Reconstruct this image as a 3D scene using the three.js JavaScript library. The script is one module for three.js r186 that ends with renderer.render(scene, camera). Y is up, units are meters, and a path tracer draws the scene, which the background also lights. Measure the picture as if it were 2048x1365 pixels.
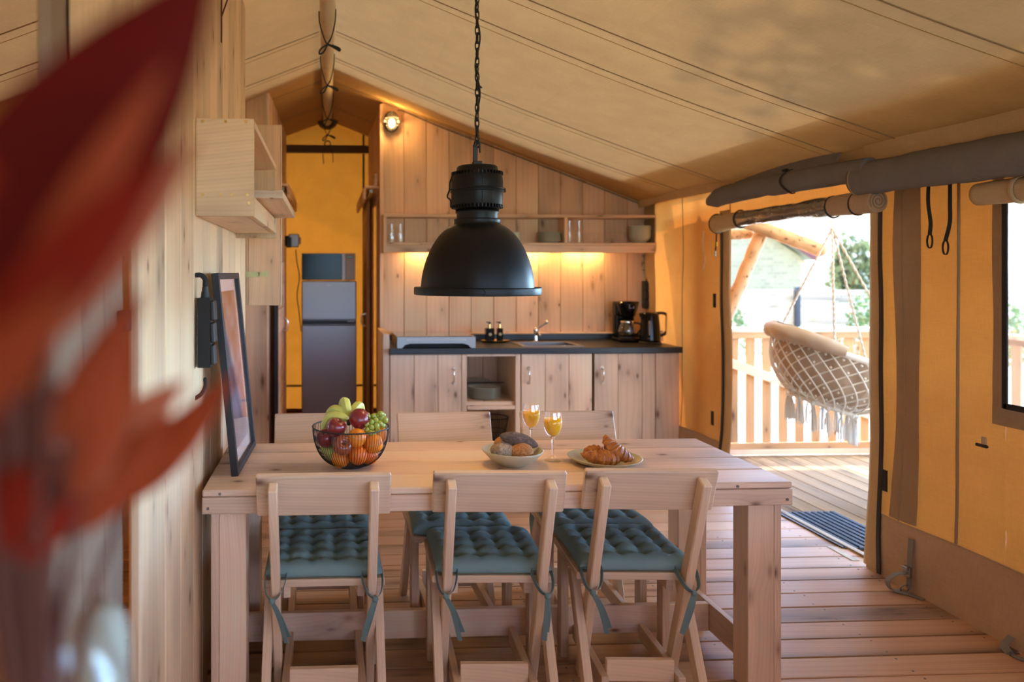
import * as THREE from 'three';
import { mergeGeometries, mergeVertices, toCreasedNormals } from 'three/addons/utils/BufferGeometryUtils.js';
import { RoundedBoxGeometry } from 'three/addons/geometries/RoundedBoxGeometry.js';
import { Sky } from 'three/addons/objects/Sky.js';
import { RectAreaLightUniformsLib } from 'three/addons/lights/RectAreaLightUniformsLib.js';

// ------------------------------------------------------------------ camera, sky, sun, exposure
const scene = new THREE.Scene();
const FPX = 1500, PX = 731.8, PY = 545, IW = 2048, IH = 1365;
const camera = new THREE.PerspectiveCamera(2 * Math.atan(IH / 2 / FPX) * 180 / Math.PI, IW / IH, 0.05, 300);
camera.position.set(0, 1.5, 0);
camera.rotation.y = -Math.atan(FPX / 29300);
camera.setViewOffset(IW, IH, IW / 2 - PX, IH / 2 - PY, IW, IH);
camera.focus = 2.85;
camera.userData.fStop = 2.0;
camera.updateProjectionMatrix();

const sunDir = new THREE.Vector3(0.73, 1.0, -0.28).normalize();
const sky = new Sky();
sky.scale.setScalar(1000);
sky.material.uniforms.turbidity.value = 9;
sky.material.uniforms.rayleigh.value = 0.25;
sky.material.uniforms.mieCoefficient.value = 0.012;
sky.material.uniforms.mieDirectionalG.value = 0.6;
sky.material.uniforms.sunPosition.value.copy(sunDir);
scene.add(sky);
scene.environmentIntensity = scene.backgroundIntensity = 1.7;

const sun = new THREE.DirectionalLight(new THREE.Color(1, 0.93, 0.82), 5.0);
sun.position.copy(sunDir).multiplyScalar(30);
sun.castShadow = true; sun.shadow.mapSize.set(4096, 4096); sun.shadow.radius = 2;
Object.assign(sun.shadow.camera, { left: -12, right: 12, top: 12, bottom: -12, near: 1, far: 70 });
scene.add(sun, sun.target);

const renderer = new THREE.WebGLRenderer({ antialias: true });
renderer.toneMapping = THREE.LinearToneMapping;
renderer.toneMappingExposure = 3.6;
renderer.shadowMap.enabled = true;
RectAreaLightUniformsLib.init();

// ------------------------------------------------------------------ helpers (d is distance into the room, z = -d)
function rng(seed) { let a = seed >>> 0; return () => { a = (a + 0x6D2B79F5) | 0; let t = Math.imul(a ^ (a >>> 15), 1 | a); t = (t + Math.imul(t ^ (t >>> 7), 61 | t)) ^ t; return ((t ^ (t >>> 14)) >>> 0) / 4294967296; }; }
const rnd = rng(7);
const V = (x, y, d) => new THREE.Vector3(x, y, -d);
const used = {};
function numbered(n) { const k = used[n] = (used[n] ?? -1) + 1; return k ? n + '_' + String(k).padStart(3, '0') : n; }
function tag(o, label, category, group) { o.userData.label = label; o.userData.category = category; if (group) o.userData.group = group; return o; }
function thing(name, label, category, p = [0, 0, 0], group, turn = 0) {
  const g = new THREE.Group(); g.name = numbered(name); g.position.set(p[0], p[1], -p[2]); g.rotation.y = turn; scene.add(g);
  return tag(g, label, category, group);
}
function part(name, geo, mat, parent, label) {
  const m = new THREE.Mesh(geo, mat); m.name = name; m.castShadow = m.receiveShadow = true; parent.add(m);
  if (label) m.userData.label = label;
  return m;
}
function solo(name, geo, mat, label, category, group) { const m = part(numbered(name), geo, mat, scene); return tag(m, label, category, group); }
function struct(name) { const g = new THREE.Group(); g.name = numbered(name); g.userData.kind = 'structure'; scene.add(g); return g; }
function structMesh(name, geo, mat) { const m = part(numbered(name), geo, mat, scene); m.userData.kind = 'structure'; return m; }
function dup(o, p, label, turn, group) {
  const c = o.clone(); c.name = numbered(o.name.replace(/_\d{3}$/, '')); c.position.set(p[0], p[1], -p[2]);
  if (turn !== undefined) c.rotation.y = turn;
  c.userData = { ...o.userData, label }; if (group) c.userData.group = group;
  scene.add(c); return c;
}
function plain(g) {
  let n = g.index ? g.toNonIndexed() : g;
  for (const k of Object.keys(n.attributes)) if (!['position', 'normal', 'uv'].includes(k)) n.deleteAttribute(k);
  if (!n.attributes.uv) n.setAttribute('uv', new THREE.BufferAttribute(new Float32Array(n.attributes.position.count * 2), 2));
  return n;
}
const mg = (list) => mergeGeometries(list.map(plain));
const at = (g, x, y, d, rx = 0, ry = 0, rz = 0) => { const m = new THREE.Matrix4().makeRotationFromEuler(new THREE.Euler(rx, ry, rz)); m.setPosition(x, y, -d); return g.applyMatrix4(m); };

// A chamfered board, 44 triangles, grain along `grain`, uv in metres / texture size with its own place on the texture.
const TU = 2.4, TV = 0.6;
function board(w, h, d, { grain, c = 0.002, k = 1, slope = 0 } = {}) {
  const hx = w / 2, hy = h / 2, hz = d / 2; c = Math.min(c, hx * 0.45, hy * 0.45, hz * 0.45);
  const P = {}, S = [-1, 1];
  for (const x of S) for (const y of S) for (const z of S) {
    P['x' + x + y + z] = [x * hx, y * (hy - c), z * (hz - c)]; P['y' + x + y + z] = [x * (hx - c), y * hy, z * (hz - c)]; P['z' + x + y + z] = [x * (hx - c), y * (hy - c), z * hz];
  }
  const tris = [], quad = (a, b, e, f) => tris.push([a, b, e], [a, e, f]);
  for (const s of S) {
    quad(`x${s}-1-1`, `x${s}1-1`, `x${s}11`, `x${s}-11`); quad(`y-1${s}-1`, `y1${s}-1`, `y1${s}1`, `y-1${s}1`); quad(`z-1-1${s}`, `z1-1${s}`, `z11${s}`, `z-11${s}`);
    for (const t of S) {
      quad(`x${s}${t}-1`, `x${s}${t}1`, `y${s}${t}1`, `y${s}${t}-1`); quad(`y-1${s}${t}`, `y1${s}${t}`, `z1${s}${t}`, `z-1${s}${t}`); quad(`x${s}-1${t}`, `x${s}1${t}`, `z${s}1${t}`, `z${s}-1${t}`);
      for (const r of S) tris.push([`x${s}${t}${r}`, `y${s}${t}${r}`, `z${s}${t}${r}`]);
    }
  }
  const dims = [w, h, d], gi = grain ? 'xyz'.indexOf(grain) : dims.indexOf(Math.max(...dims));
  const L = dims[gi] / k, ou = rnd() * Math.max(0, TU - L), rest = Math.max(...dims.filter((_, i) => i !== gi)), ov = rnd() * Math.max(0, TV - rest);
  const pos = [], uv = [], A = new THREE.Vector3(), B = new THREE.Vector3(), C = new THREE.Vector3(), N = new THREE.Vector3();
  for (const t of tris) {
    let q = t.map((n) => P[n]); A.set(...q[0]); B.set(...q[1]); C.set(...q[2]);
    N.copy(B).sub(A).cross(C.clone().sub(A));
    if (N.dot(A.clone().add(B).add(C)) < 0) q = [q[0], q[2], q[1]];
    const n = [Math.abs(N.x), Math.abs(N.y), Math.abs(N.z)], ax = n.indexOf(Math.max(...n));
    for (const p of q) {
      let u, v;
      if (ax === gi) { const o = [0, 1, 2].filter((i) => i !== gi); u = (p[o[0]] + dims[o[0]] / 2) * 0.15; v = p[o[1]] + dims[o[1]] / 2; }
      else { const o = [0, 1, 2].find((i) => i !== gi && i !== ax); u = (p[gi] + dims[gi] / 2) / k; v = p[o] + dims[o] / 2; }
      uv.push((ou + u) / TU, (ov + v) / TV);
      pos.push(p[0], p[1] + (p[1] > 0 ? slope * p[0] : 0), p[2]);
    }
  }
  const g = new THREE.BufferGeometry();
  g.setAttribute('position', new THREE.Float32BufferAttribute(pos, 3)); g.setAttribute('uv', new THREE.Float32BufferAttribute(uv, 2)); g.computeVertexNormals();
  return g;
}
// board between two points (a, b: Vector3), its length along the line, `up` the direction of its height
function beam(a, b, w, h, side = new THREE.Vector3(1, 0, 0), o = {}) {
  const dir = b.clone().sub(a), L = dir.length(); dir.normalize();
  const x = side.clone().addScaledVector(dir, -side.dot(dir)).normalize(), z = x.clone().cross(dir);
  const m = new THREE.Matrix4().makeBasis(x, dir, z).setPosition(a.clone().add(b).multiplyScalar(0.5));
  return board(w, L, h, { grain: 'y', ...o }).applyMatrix4(m);
}
function tube(pts, r, { n = 24, k = 8, closed = false, tension = 0.5 } = {}) {
  const c = new THREE.CatmullRomCurve3(pts, closed, 'catmullrom', tension), g = new THREE.TubeGeometry(c, n, r, k, closed);
  if (closed) return g;
  const caps = [0, 1].map((t) => { const s = new THREE.SphereGeometry(r, k, 4); s.translate(...c.getPoint(t).toArray()); return s; });
  return mg([g, ...caps]);
}
function rod(a, b, r, k = 10, r2 = r) {
  const d = b.clone().sub(a), g = new THREE.CylinderGeometry(r2, r, d.length(), k);
  g.applyQuaternion(new THREE.Quaternion().setFromUnitVectors(new THREE.Vector3(0, 1, 0), d.normalize()));
  const m = a.clone().add(b).multiplyScalar(0.5); return g.translate(m.x, m.y, m.z);
}
const lathe = (p, n = 40) => new THREE.LatheGeometry(p.map(([r, y]) => new THREE.Vector2(Math.max(r, 1e-5), y)), n);
const rbox = (w, h, d, r = 0.005, s = 2) => new RoundedBoxGeometry(w, h, d, s, Math.min(r, w / 2.01, h / 2.01, d / 2.01));
function ribbon(pts, width, side, n = 24, thick = 0.0015) {   // flat strap with a little thickness along a curve; side: Vector3 or function of t
  const c = new THREE.CatmullRomCurve3(pts), pos = [], uv = [], idx = [], L = c.getLength();
  for (let i = 0; i <= n; i++) {
    const t = i / n, p = c.getPoint(t), T = c.getTangent(t), s = (typeof side === 'function' ? side(t) : side).clone(); s.addScaledVector(T, -s.dot(T)).normalize();
    const nn = T.clone().cross(s).multiplyScalar(thick / 2);
    for (const [a, b] of [[-1, -1], [1, -1], [1, 1], [-1, 1]]) { const q = p.clone().addScaledVector(s, a * width / 2).addScaledVector(nn, b); pos.push(q.x, q.y, q.z); uv.push(t * L, (a + 1) / 2 * width); }
    if (i) for (let j = 0; j < 4; j++) { const o = (i - 1) * 4, k = (j + 1) % 4; idx.push(o + j, o + k, o + 4 + k, o + j, o + 4 + k, o + 4 + j); }
  }
  idx.push(0, 2, 1, 0, 3, 2); const e = n * 4; idx.push(e, e + 1, e + 2, e, e + 2, e + 3);
  const g = new THREE.BufferGeometry(); g.setAttribute('position', new THREE.Float32BufferAttribute(pos, 3)); g.setAttribute('uv', new THREE.Float32BufferAttribute(uv, 2)); g.setIndex(idx);
  const f = g.toNonIndexed(); f.computeVertexNormals(); return f;
}
function sheet(fn, nu, nv, su = 1, sv = 1) {
  const pos = [], uv = [], idx = [];
  for (let j = 0; j <= nv; j++) for (let i = 0; i <= nu; i++) { const p = fn(i / nu, j / nv); pos.push(p[0], p[1], -p[2]); uv.push(i / nu * su, j / nv * sv); }
  for (let j = 0; j < nv; j++) for (let i = 0; i < nu; i++) { const a = j * (nu + 1) + i, b = a + nu + 1; idx.push(a, a + 1, b + 1, a, b + 1, b); }
  const g = new THREE.BufferGeometry(); g.setAttribute('position', new THREE.Float32BufferAttribute(pos, 3)); g.setAttribute('uv', new THREE.Float32BufferAttribute(uv, 2)); g.setIndex(idx); g.computeVertexNormals();
  return g;
}
function shapeGeo(pts, depth, bevel = 0, holes = []) {
  const s = new THREE.Shape(pts.map((p) => new THREE.Vector2(...p))); for (const h of holes) s.holes.push(new THREE.Path(h.map((p) => new THREE.Vector2(...p))));
  return new THREE.ExtrudeGeometry(s, { depth, bevelEnabled: bevel > 0, bevelSize: bevel, bevelThickness: bevel, bevelSegments: 1, curveSegments: 8 });
}

// ------------------------------------------------------------------ noise and textures
function noise2(seed) {
  const T = new Float32Array(65536), r = rng(seed); for (let i = 0; i < 65536; i++) T[i] = r() * 2 - 1;
  return (x, y) => { const xi = Math.floor(x), yi = Math.floor(y), fx = x - xi, fy = y - yi, u = fx * fx * (3 - 2 * fx), v = fy * fy * (3 - 2 * fy), a = (yi & 255) << 8, b = ((yi + 1) & 255) << 8, c = xi & 255, e = (xi + 1) & 255;
    return (T[a | c] * (1 - u) + T[a | e] * u) * (1 - v) + (T[b | c] * (1 - u) + T[b | e] * u) * v; };
}
const N1 = noise2(11), N2 = noise2(23), N3 = noise2(37);
function dataTex(w, h, fn, srgb = true) {
  const a = new Uint8Array(w * h * 4), o = [0, 0, 0];
  for (let y = 0, i = 0; y < h; y++) for (let x = 0; x < w; x++, i += 4) { fn(x, y, o); a[i] = o[0]; a[i + 1] = o[1]; a[i + 2] = o[2]; a[i + 3] = 255; }
  const t = new THREE.DataTexture(a, w, h); t.wrapS = t.wrapT = THREE.RepeatWrapping; t.magFilter = THREE.LinearFilter; t.minFilter = THREE.LinearMipmapLinearFilter; t.generateMipmaps = true;
  if (srgb) t.colorSpace = THREE.SRGBColorSpace; t.needsUpdate = true; return t;
}
// spruce boards: flat-sawn figure bending round knots, fine fibre, brown knot hearts with a pale or grey halo
function woodTex(seed, { knots = 26, figure = 1, dark = 1, stain = 0.5 } = {}) {
  const W = 2048, H = 512, r = rng(seed), n = noise2(seed + 1), m = noise2(seed + 2), K = [];
  for (let i = 0; i < knots; i++) K.push([r() * TU, r() * TV, 0.005 + r() * r() * 0.014, 1 + r() * 1.2, r() < 0.35 ? 1 : 0.45]);
  const cells = Array.from({ length: 16 }, (_, c) => K.filter((k) => Math.abs(k[0] - (c + 0.5) * TU / 16) < TU / 32 + 0.2));
  return dataTex(W, H, (x, y, o) => {
    const u = x / W * TU, v = y / H * TV; let h = v + 0.05 * n(u * 0.9, v * 2.5 + 7) + 0.012 * n(u * 3.1, v * 11), core = 0, halo = 0;
    for (const k of cells[Math.min(15, Math.floor(u / TU * 16))]) {
      const du = (u - k[0]) / k[3], dv = v - k[1], q = (du * du * 0.55 + dv * dv) / (k[2] * k[2]);
      if (q < 90) { h += Math.sign(dv || 1) * k[2] * 1.5 * Math.exp(-q / 9); const e = Math.exp(-q * 0.9); core = Math.max(core, e * k[4]); halo += Math.exp(-q / 26) * 0.6; }
    }
    const wide = 0.5 + 0.5 * Math.sin(h * 2 * Math.PI / 0.0125 + 1.5 * n(u * 1.3, v * 5)), ring = wide * wide * wide * figure;
    const fib = n(u * 14, v * 620) * 0.5 + m(u * 40, v * 1100) * 0.35, tone = n(u * 1.1 + 40, v * 3.4) * 0.6 + m(u * 3.7, v * 9) * 0.4;
    const st = Math.max(0, m(u * 2.3 + 9, v * 6 + 3) - 0.35) * stain;
    const broad = 0.5 + 0.5 * Math.sin(h * 2 * Math.PI / 0.042 + 2 * n(u * 0.8, v * 3));
    const g = 1 - 0.03 * broad * broad * figure - 0.026 * ring - 0.014 * fib + 0.12 * tone - 0.12 * Math.min(1, halo) * dark - st * 0.34, kn = Math.min(1, core) * 0.60 * dark;
    const R = 249 * g * (1 - kn * 0.72), G = 226 * (g - 0.022 * ring - 0.02 * tone) * (1 - kn * 0.88), B = 199 * (g - 0.05 * ring - 0.03 * tone) * (1 - kn * 0.95);
    o[0] = Math.max(0, Math.min(255, R)); o[1] = Math.max(0, Math.min(255, G)); o[2] = Math.max(0, Math.min(255, B));
  });
}
const texA = woodTex(101), texB = woodTex(202, { knots: 34, stain: 0.9 }), texF = woodTex(303, { knots: 44, dark: 1.25, figure: 1.3, stain: 1.2 }), texC = woodTex(404, { knots: 20, figure: 0.8 });
const clothTex = dataTex(512, 512, (x, y, o) => {
  const w = (Math.sin(x * Math.PI / 2) * 0.5 + Math.sin(y * Math.PI / 2) * 0.5) * 3, s = N1(x * 0.5, y * 0.06) * 4 + N2(x * 0.05, y * 0.5) * 4, c = N3(x / 64, y / 64) * 5, l = 236 + w + s + c;
  o[0] = o[1] = o[2] = Math.max(0, Math.min(255, l));
});
const roughTex = dataTex(512, 256, (x, y, o) => { const l = 190 + N1(x / 40, y / 9) * 40 + N2(x / 7, y / 3) * 20; o[0] = o[1] = o[2] = l; }, false);
const speckTex = dataTex(256, 256, (x, y, o) => { const l = 128 + N1(x / 3, y / 3) * 60 + N2(x / 9, y / 9) * 50; o[0] = o[1] = o[2] = l; }, false);

const lin = (r, g, b) => new THREE.Color().setRGB(r, g, b);
function wood(t, r, g, b, rough = 0.62, bump = 0.0006) { return new THREE.MeshStandardMaterial({ map: t, color: lin(r, g, b), roughness: rough, bumpMap: t, bumpScale: bump }); }
const std = (r, g, b, roughness = 0.5, metalness = 0, x = {}) => new THREE.MeshStandardMaterial({ color: lin(r, g, b), roughness, metalness, ...x });
const phys = (r, g, b, x = {}) => new THREE.MeshPhysicalMaterial({ color: lin(r, g, b), ...x });
function canvas(r, g, b, tr, x = {}) { const t = clothTex; return new THREE.MeshPhysicalMaterial({ color: lin(r, g, b), map: t, roughness: 1, transmission: tr, thickness: 0, side: THREE.DoubleSide, bumpMap: t, bumpScale: 0.0004, specularIntensity: 0.3, ...x }); }
const M = {
  kit: [wood(texA, 0.86, 0.70, 0.57), wood(texB, 0.90, 0.74, 0.61), wood(texC, 0.80, 0.65, 0.53)],
  pale: [wood(texA, 0.96, 0.88, 0.83), wood(texC, 0.93, 0.85, 0.80), wood(texB, 0.98, 0.90, 0.85)],
  left: [wood(texC, 0.84, 0.71, 0.56), wood(texA, 0.80, 0.67, 0.52)],
  table: [wood(texC, 0.84, 0.74, 0.70, 0.5), wood(texA, 0.80, 0.705, 0.665, 0.5)],
  chair: [wood(texC, 0.82, 0.725, 0.65, 0.55), wood(texA, 0.76, 0.67, 0.60, 0.55)],
  floor: [[texF, 0.54, 0.40, 0.31, 0.46], [texF, 0.59, 0.45, 0.36, 0.5], [texB, 0.50, 0.37, 0.295, 0.44]].map(([t, r, g, b, q]) => new THREE.MeshPhysicalMaterial({ map: t, color: lin(r, g, b), roughness: q, specularIntensity: 0.6, bumpMap: t, bumpScale: 0.001 })),
  deck: [wood(texA, 0.46, 0.44, 0.38, 0.7), wood(texB, 0.42, 0.405, 0.35, 0.7)],
  fence: [wood(texA, 0.66, 0.47, 0.29, 0.7), wood(texB, 0.60, 0.42, 0.26, 0.7)],
  darkdoor: wood(texC, 0.24, 0.19, 0.155), brown: wood(texA, 0.50, 0.33, 0.20), beamDark: wood(texA, 0.10, 0.05, 0.03),
  log: wood(texB, 0.62, 0.44, 0.28, 0.7),
  roof: canvas(0.58, 0.34, 0.125, 0.055), sleeve: canvas(0.85, 0.74, 0.54, 0.0), wall: canvas(0.58, 0.195, 0.032, 0.20), strip: canvas(0.46, 0.31, 0.18, 0.09), hem: canvas(0.62, 0.44, 0.29, 0.10), gable: canvas(0.60, 0.19, 0.016, 0.13),
  valance: canvas(0.70, 0.49, 0.26, 0.10), grey: canvas(0.22, 0.205, 0.20, 0.0), porch: canvas(0.85, 0.72, 0.48, 0.3), beige: canvas(0.62, 0.45, 0.27, 0.05),
  black: std(0.012, 0.012, 0.013, 0.5), blackMatt: std(0.015, 0.014, 0.013, 0.8), soft: std(0.02, 0.018, 0.017, 0.9), rubber: std(0.018, 0.02, 0.024, 0.55),
  lamp: phys(0.006, 0.006, 0.0065, { roughness: 0.42, specularIntensity: 0.55 }), lampIn: std(0.75, 0.72, 0.66, 0.45),
  steel: std(0.30, 0.29, 0.28, 0.36, 1), chrome: std(0.80, 0.80, 0.81, 0.10, 1), screw: std(0.22, 0.20, 0.17, 0.45, 1), brass: std(0.72, 0.48, 0.16, 0.25, 1), zinc: std(0.50, 0.46, 0.22, 0.5, 0.6),
  worktop: std(0.022, 0.024, 0.029, 0.38), glossBlack: phys(0.005, 0.005, 0.005, { roughness: 0.12, specularIntensity: 0.5 }),
  fridge: std(0.33, 0.31, 0.31, 0.38, 0.75), silver: std(0.46, 0.43, 0.40, 0.4, 0.5), darkGlass: phys(0.006, 0.005, 0.005, { roughness: 0.16, specularIntensity: 0.35 }),
  glass: phys(1, 1, 1, { transmission: 1, thickness: 0, roughness: 0.02, ior: 1.8 }), glassSolid: phys(1, 1, 1, { transmission: 1, thickness: 0.01, roughness: 0.0, ior: 1.45 }),
  sage: phys(0.50, 0.49, 0.36, { roughness: 0.35, clearcoat: 0.3, clearcoatRoughness: 0.2 }), sageIn: phys(0.54, 0.54, 0.42, { roughness: 0.3, clearcoat: 0.4 }),
  cushion: phys(0.20, 0.315, 0.305, { roughness: 0.85, sheen: 0.5, sheenRoughness: 0.5, sheenColor: lin(0.30, 0.38, 0.38), bumpMap: clothTex, bumpScale: 0.0004 }), tie: std(0.16, 0.24, 0.24, 0.8),
  apple: phys(0.22, 0.014, 0.018, { roughness: 0.28, clearcoat: 0.5, clearcoatRoughness: 0.2, bumpMap: speckTex, bumpScale: 0.0003 }), appleMix: phys(0.34, 0.08, 0.03, { roughness: 0.3, clearcoat: 0.4, clearcoatRoughness: 0.2 }),
  orange: phys(0.85, 0.25, 0.008, { roughness: 0.42, bumpMap: speckTex, bumpScale: 0.0012, clearcoat: 0.2, clearcoatRoughness: 0.3 }), orangeDeep: phys(0.80, 0.17, 0.006, { roughness: 0.42, bumpMap: speckTex, bumpScale: 0.0012, clearcoat: 0.2, clearcoatRoughness: 0.3 }),
  banana: std(0.60, 0.62, 0.14, 0.5), bananaEnd: std(0.06, 0.035, 0.02, 0.8), grape: phys(0.50, 0.58, 0.09, { roughness: 0.25, transmission: 0.35, thickness: 0, clearcoat: 0.4 }), pear: std(0.40, 0.42, 0.10, 0.5), stem: std(0.10, 0.06, 0.03, 0.8),
  juice: phys(0.95, 0.52, 0.010, { roughness: 0.3 }),
  rope: phys(0.90, 0.85, 0.76, { roughness: 1, transmission: 0.3, thickness: 0 }), ropeDark: std(0.60, 0.50, 0.40, 0.9), pad: std(0.50, 0.38, 0.28, 0.95, 0, { bumpMap: clothTex, bumpScale: 0.001 }), throwTan: std(0.55, 0.33, 0.19, 0.95),
  rust: std(0.10, 0.025, 0.012, 0.8), white: std(0.33, 0.33, 0.28, 0.9),
};
const pick = (a) => a[Math.floor(rnd() * a.length)];
const ORD = ['topmost', 'second', 'third', 'fourth', 'fifth', 'sixth', 'seventh', 'eighth', 'ninth', 'tenth'];
// ------------------------------------------------------------------ the setting
const XR = 2.77, XL = -0.45, RIDGE = 3.13, PITCH = 0.372, roofY = (x) => RIDGE - PITCH * Math.abs(x);

{ // floor: boards across the room, 143 mm apart
  const f = struct('floor');
  for (let i = 0; i < 68; i++) {
    const d = -1.52 + i * 0.1425, w = d > 0.9 ? 5.72 : 5.72, x1 = 2.86, m = pick(M.floor);
    const j = 0.2 + rnd() * 1.9, cut = false;
    const mk = (a, b) => part('floor_board', at(board(b - a, 0.03, 0.1365, { grain: 'x', c: 0.003, k: (b - a) / 2.2 }), (a + b) / 2, -0.015 + (rnd() - 0.5) * 0.0015, d), m, f);
    if (cut) { mk(x1 - w, j - 0.0015); mk(j + 0.0015, x1); } else mk(x1 - w, x1);
    if (d > 2.3 && d < 5.2) part('screws', mg([-0.35, 0.9, 1.55, 2.2, 2.68].flatMap((x) => [-0.045, 0.045].map((e) => at(new THREE.CylinderGeometry(0.0045, 0.0045, 0.002, 8), x + (rnd() - 0.5) * 0.02, 0.0002, d + e)))), M.screw, f);
  }
  part('joist_bed', at(new THREE.BoxGeometry(5.8, 0.05, 9.7), 0, -0.056, 3.2), M.blackMatt, f);
}
{ // roof canvas: two slopes, hung from the ridge, with welts where the widths meet
  const r = struct('ceiling'), D0 = -2.6, D1 = 8.05, seams = [0.9, 2.42, 3.40, 3.83, 5.0, 5.62, 6.35, 7.3];
  const fn = (s) => (u, v) => {
    const x = s * u * 2.81, d = D0 + (D1 - D0) * v; let y = roofY(x) - 0.045 * Math.sin(Math.PI * Math.min(1, u)) * (d < 6.2 ? 1 : 0.4);
    for (const q of seams) y += 0.014 * Math.exp(-((d - q) ** 2) / 0.012) * Math.sin(Math.PI * Math.min(1, u * 1.05));
    y += 0.010 * N1(d * 1.1 + 3, u * 3 + s) + 0.004 * N2(d * 3 + u * 4, u * 2.4);
    return [x, y, d];
  };
  for (const s of [1, -1]) part('roof_canvas', sheet(fn(s), 36, 170, 3.3 / 0.8, 11.55 / 0.8), M.roof, r);
  for (const s of [1, -1]) for (const q of seams) {
    const P = fn(s), pts = []; for (let i = 0; i <= 14; i++) { const p = P(0.02 + 0.97 * i / 14, (q - D0) / (D1 - D0)); pts.push(V(p[0], p[1] - 0.003, p[2])); }
    part('roof_seam', ribbon(pts, 0.0055, new THREE.Vector3(0, 0, 1), 24, 0.004), M.strip, r);
    const e = []; for (let i = 0; i <= 14; i++) { const p = P(0.02 + 0.97 * i / 14, (q + 0.075 - D0) / (D1 - D0)); e.push(V(p[0], p[1] - 0.002, p[2])); }
    part('seam_fold', ribbon(e, 0.003, new THREE.Vector3(0, 0, 1), 24, 0.002), M.roof, r);
  }
  part('ridge_sleeve', sheet((u, v) => { const a = Math.PI * (1.0 + u), d = D0 + (D1 - D0) * v; return [0.047 * Math.cos(a), 3.095 + (0.058 + 0.004 * N1(d * 9, u * 2)) * Math.sin(a) + 0.002 * N2(d * 22, 4), d]; }, 14, 160, 0.3, 14), M.sleeve, r);
}
{ // unseen canvas added above the roof to darken the ceiling beneath it
  const r = struct('added_roof_shade');
  for (const s of [1, -1]) part('added_shade_canvas', sheet((u, v) => [s * 2.98 * u, roofY(2.98 * u) + 0.10 + 0.01 * N1(u * 5, v * 4), 5.95 + 2.4 * v], 16, 12, 3.6, 3), M.strip, r);  // added sheets that keep sun off the kitchen end of the ceiling
  part('added_eave_shade', sheet((u, v) => { const x = 2.40 + 0.42 * u; return [x, roofY(x) + 0.05 - 0.03 * u * u, -2.2 + 8.3 * v]; }, 8, 40, 0.6, 10), M.porch, r);  // added strip above the eave, out of view, shading the lower ceiling
}
// kitchen wall: upright boards, tops cut to the pitch of the roof
{
  const w = struct('wall_kitchen'), e = [0.475, 0.655, 0.848, 1.043, 1.236, 1.430, 1.628, 1.822, 2.016, 2.212, 2.407, 2.606, 2.855];
  for (let i = 0; i < e.length - 1; i++) {
    const a = e[i] + 0.002, b = e[i + 1] - 0.002, x = (a + b) / 2, h = Math.min(roofY(x) + 0.02, 3.0) + (i ? 0 : 0);
    part('plank', at(board(b - a, h, 0.02, { grain: 'y', c: 0.003, slope: -PITCH, k: Math.max(1, h / 2.3) }), x, h / 2, 6.41 + rnd() * 0.002), M.kit[(i * 2 + (i > 4 ? 1 : 0)) % 3], w);
  }
  part('backing', at(new THREE.BoxGeometry(2.4, 2.0, 0.03), 1.67, 1.0, 6.45), M.blackMatt, w);
  part('corner_post', at(board(0.03, 2.94, 0.05, { grain: 'y', k: 1.3 }), 0.462, 1.47, 6.415), M.kit[1], w);
}
// corridor: its two board walls and the canvas gable
{
  const w = struct('wall_corridor_right');
  for (let i = 0; i < 9; i++) part('plank', at(board(0.018, 0.88, 0.172, { grain: 'y', k: 1 }), 0.48 - i * 0.0045, 2.58 - 0.0, 6.5 + i * 0.175), M.kit[i % 3], w);
  for (let i = 0; i < 3; i++) part('plank', at(board(0.018, 2.2, 0.172, { grain: 'y', k: 1 }), 0.45 - i * 0.0045, 1.1, 7.55 + i * 0.175), M.kit[i % 3], w);
  part('door_post', at(board(0.06, 2.15, 0.04, { grain: 'y' }), 0.455, 1.075, 6.52), M.brown, w);
  const l = struct('wall_corridor_left');
  for (let i = 0; i < 11; i++) part('plank', at(board(0.018, 2.96, 0.172, { grain: 'y', k: 1.3 }), -0.478 + i * 0.0035, 1.48, 6.12 + i * 0.175), M.kit[i % 3], l);
  const p = struct('wall_bedroom_front');
  for (let i = 0; i < 13; i++) { const x = -0.56 - i * 0.178, h = roofY(x) + 0.02; part('plank', at(board(0.174, h, 0.02, { grain: 'y', slope: PITCH, k: Math.max(1, h / 2.3) }), x, h / 2, 6.02), i ? M.kit[i % 3] : M.kit[0], p); }
  part('corner_trim', at(board(0.022, 2.93, 0.05, { grain: 'y', k: 1.3 }), -0.474, 1.465, 6.03), M.pale[0], p);
  const g = struct('wall_gable');
  part('gable_canvas', sheet((u, v) => { const x = -2.95 + 5.9 * u; return [x, (roofY(x) + 0.05) * v, 8.06 + 0.015 * N1(u * 9, v * 4) + 0.02 * Math.sin(v * 3.1)]; }, 40, 20, 7, 4), M.gable, g);
  part('gable_seam', at(new THREE.BoxGeometry(0.022, 3.1, 0.006), 0.386, 1.5, 8.035), M.beamDark, g);
  part('gable_seam', at(new THREE.BoxGeometry(5.6, 0.022, 0.006), 0, 0.287, 8.035), M.beamDark, g);
  part('gable_seam', at(new THREE.BoxGeometry(5.6, 0.05, 0.006), 0, 0.02, 8.035), M.beamDark, g);
  part('tie_beam', at(board(0.90, 0.08, 0.06, { grain: 'x' }), 0.005, 2.806, 7.96), M.beamDark, g);
  part('ridge_pole_end', at(new THREE.CylinderGeometry(0.116, 0.116, 0.10, 32), 0.0, 3.13, 7.93, Math.PI / 2), M.beamDark, g);
}
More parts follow.
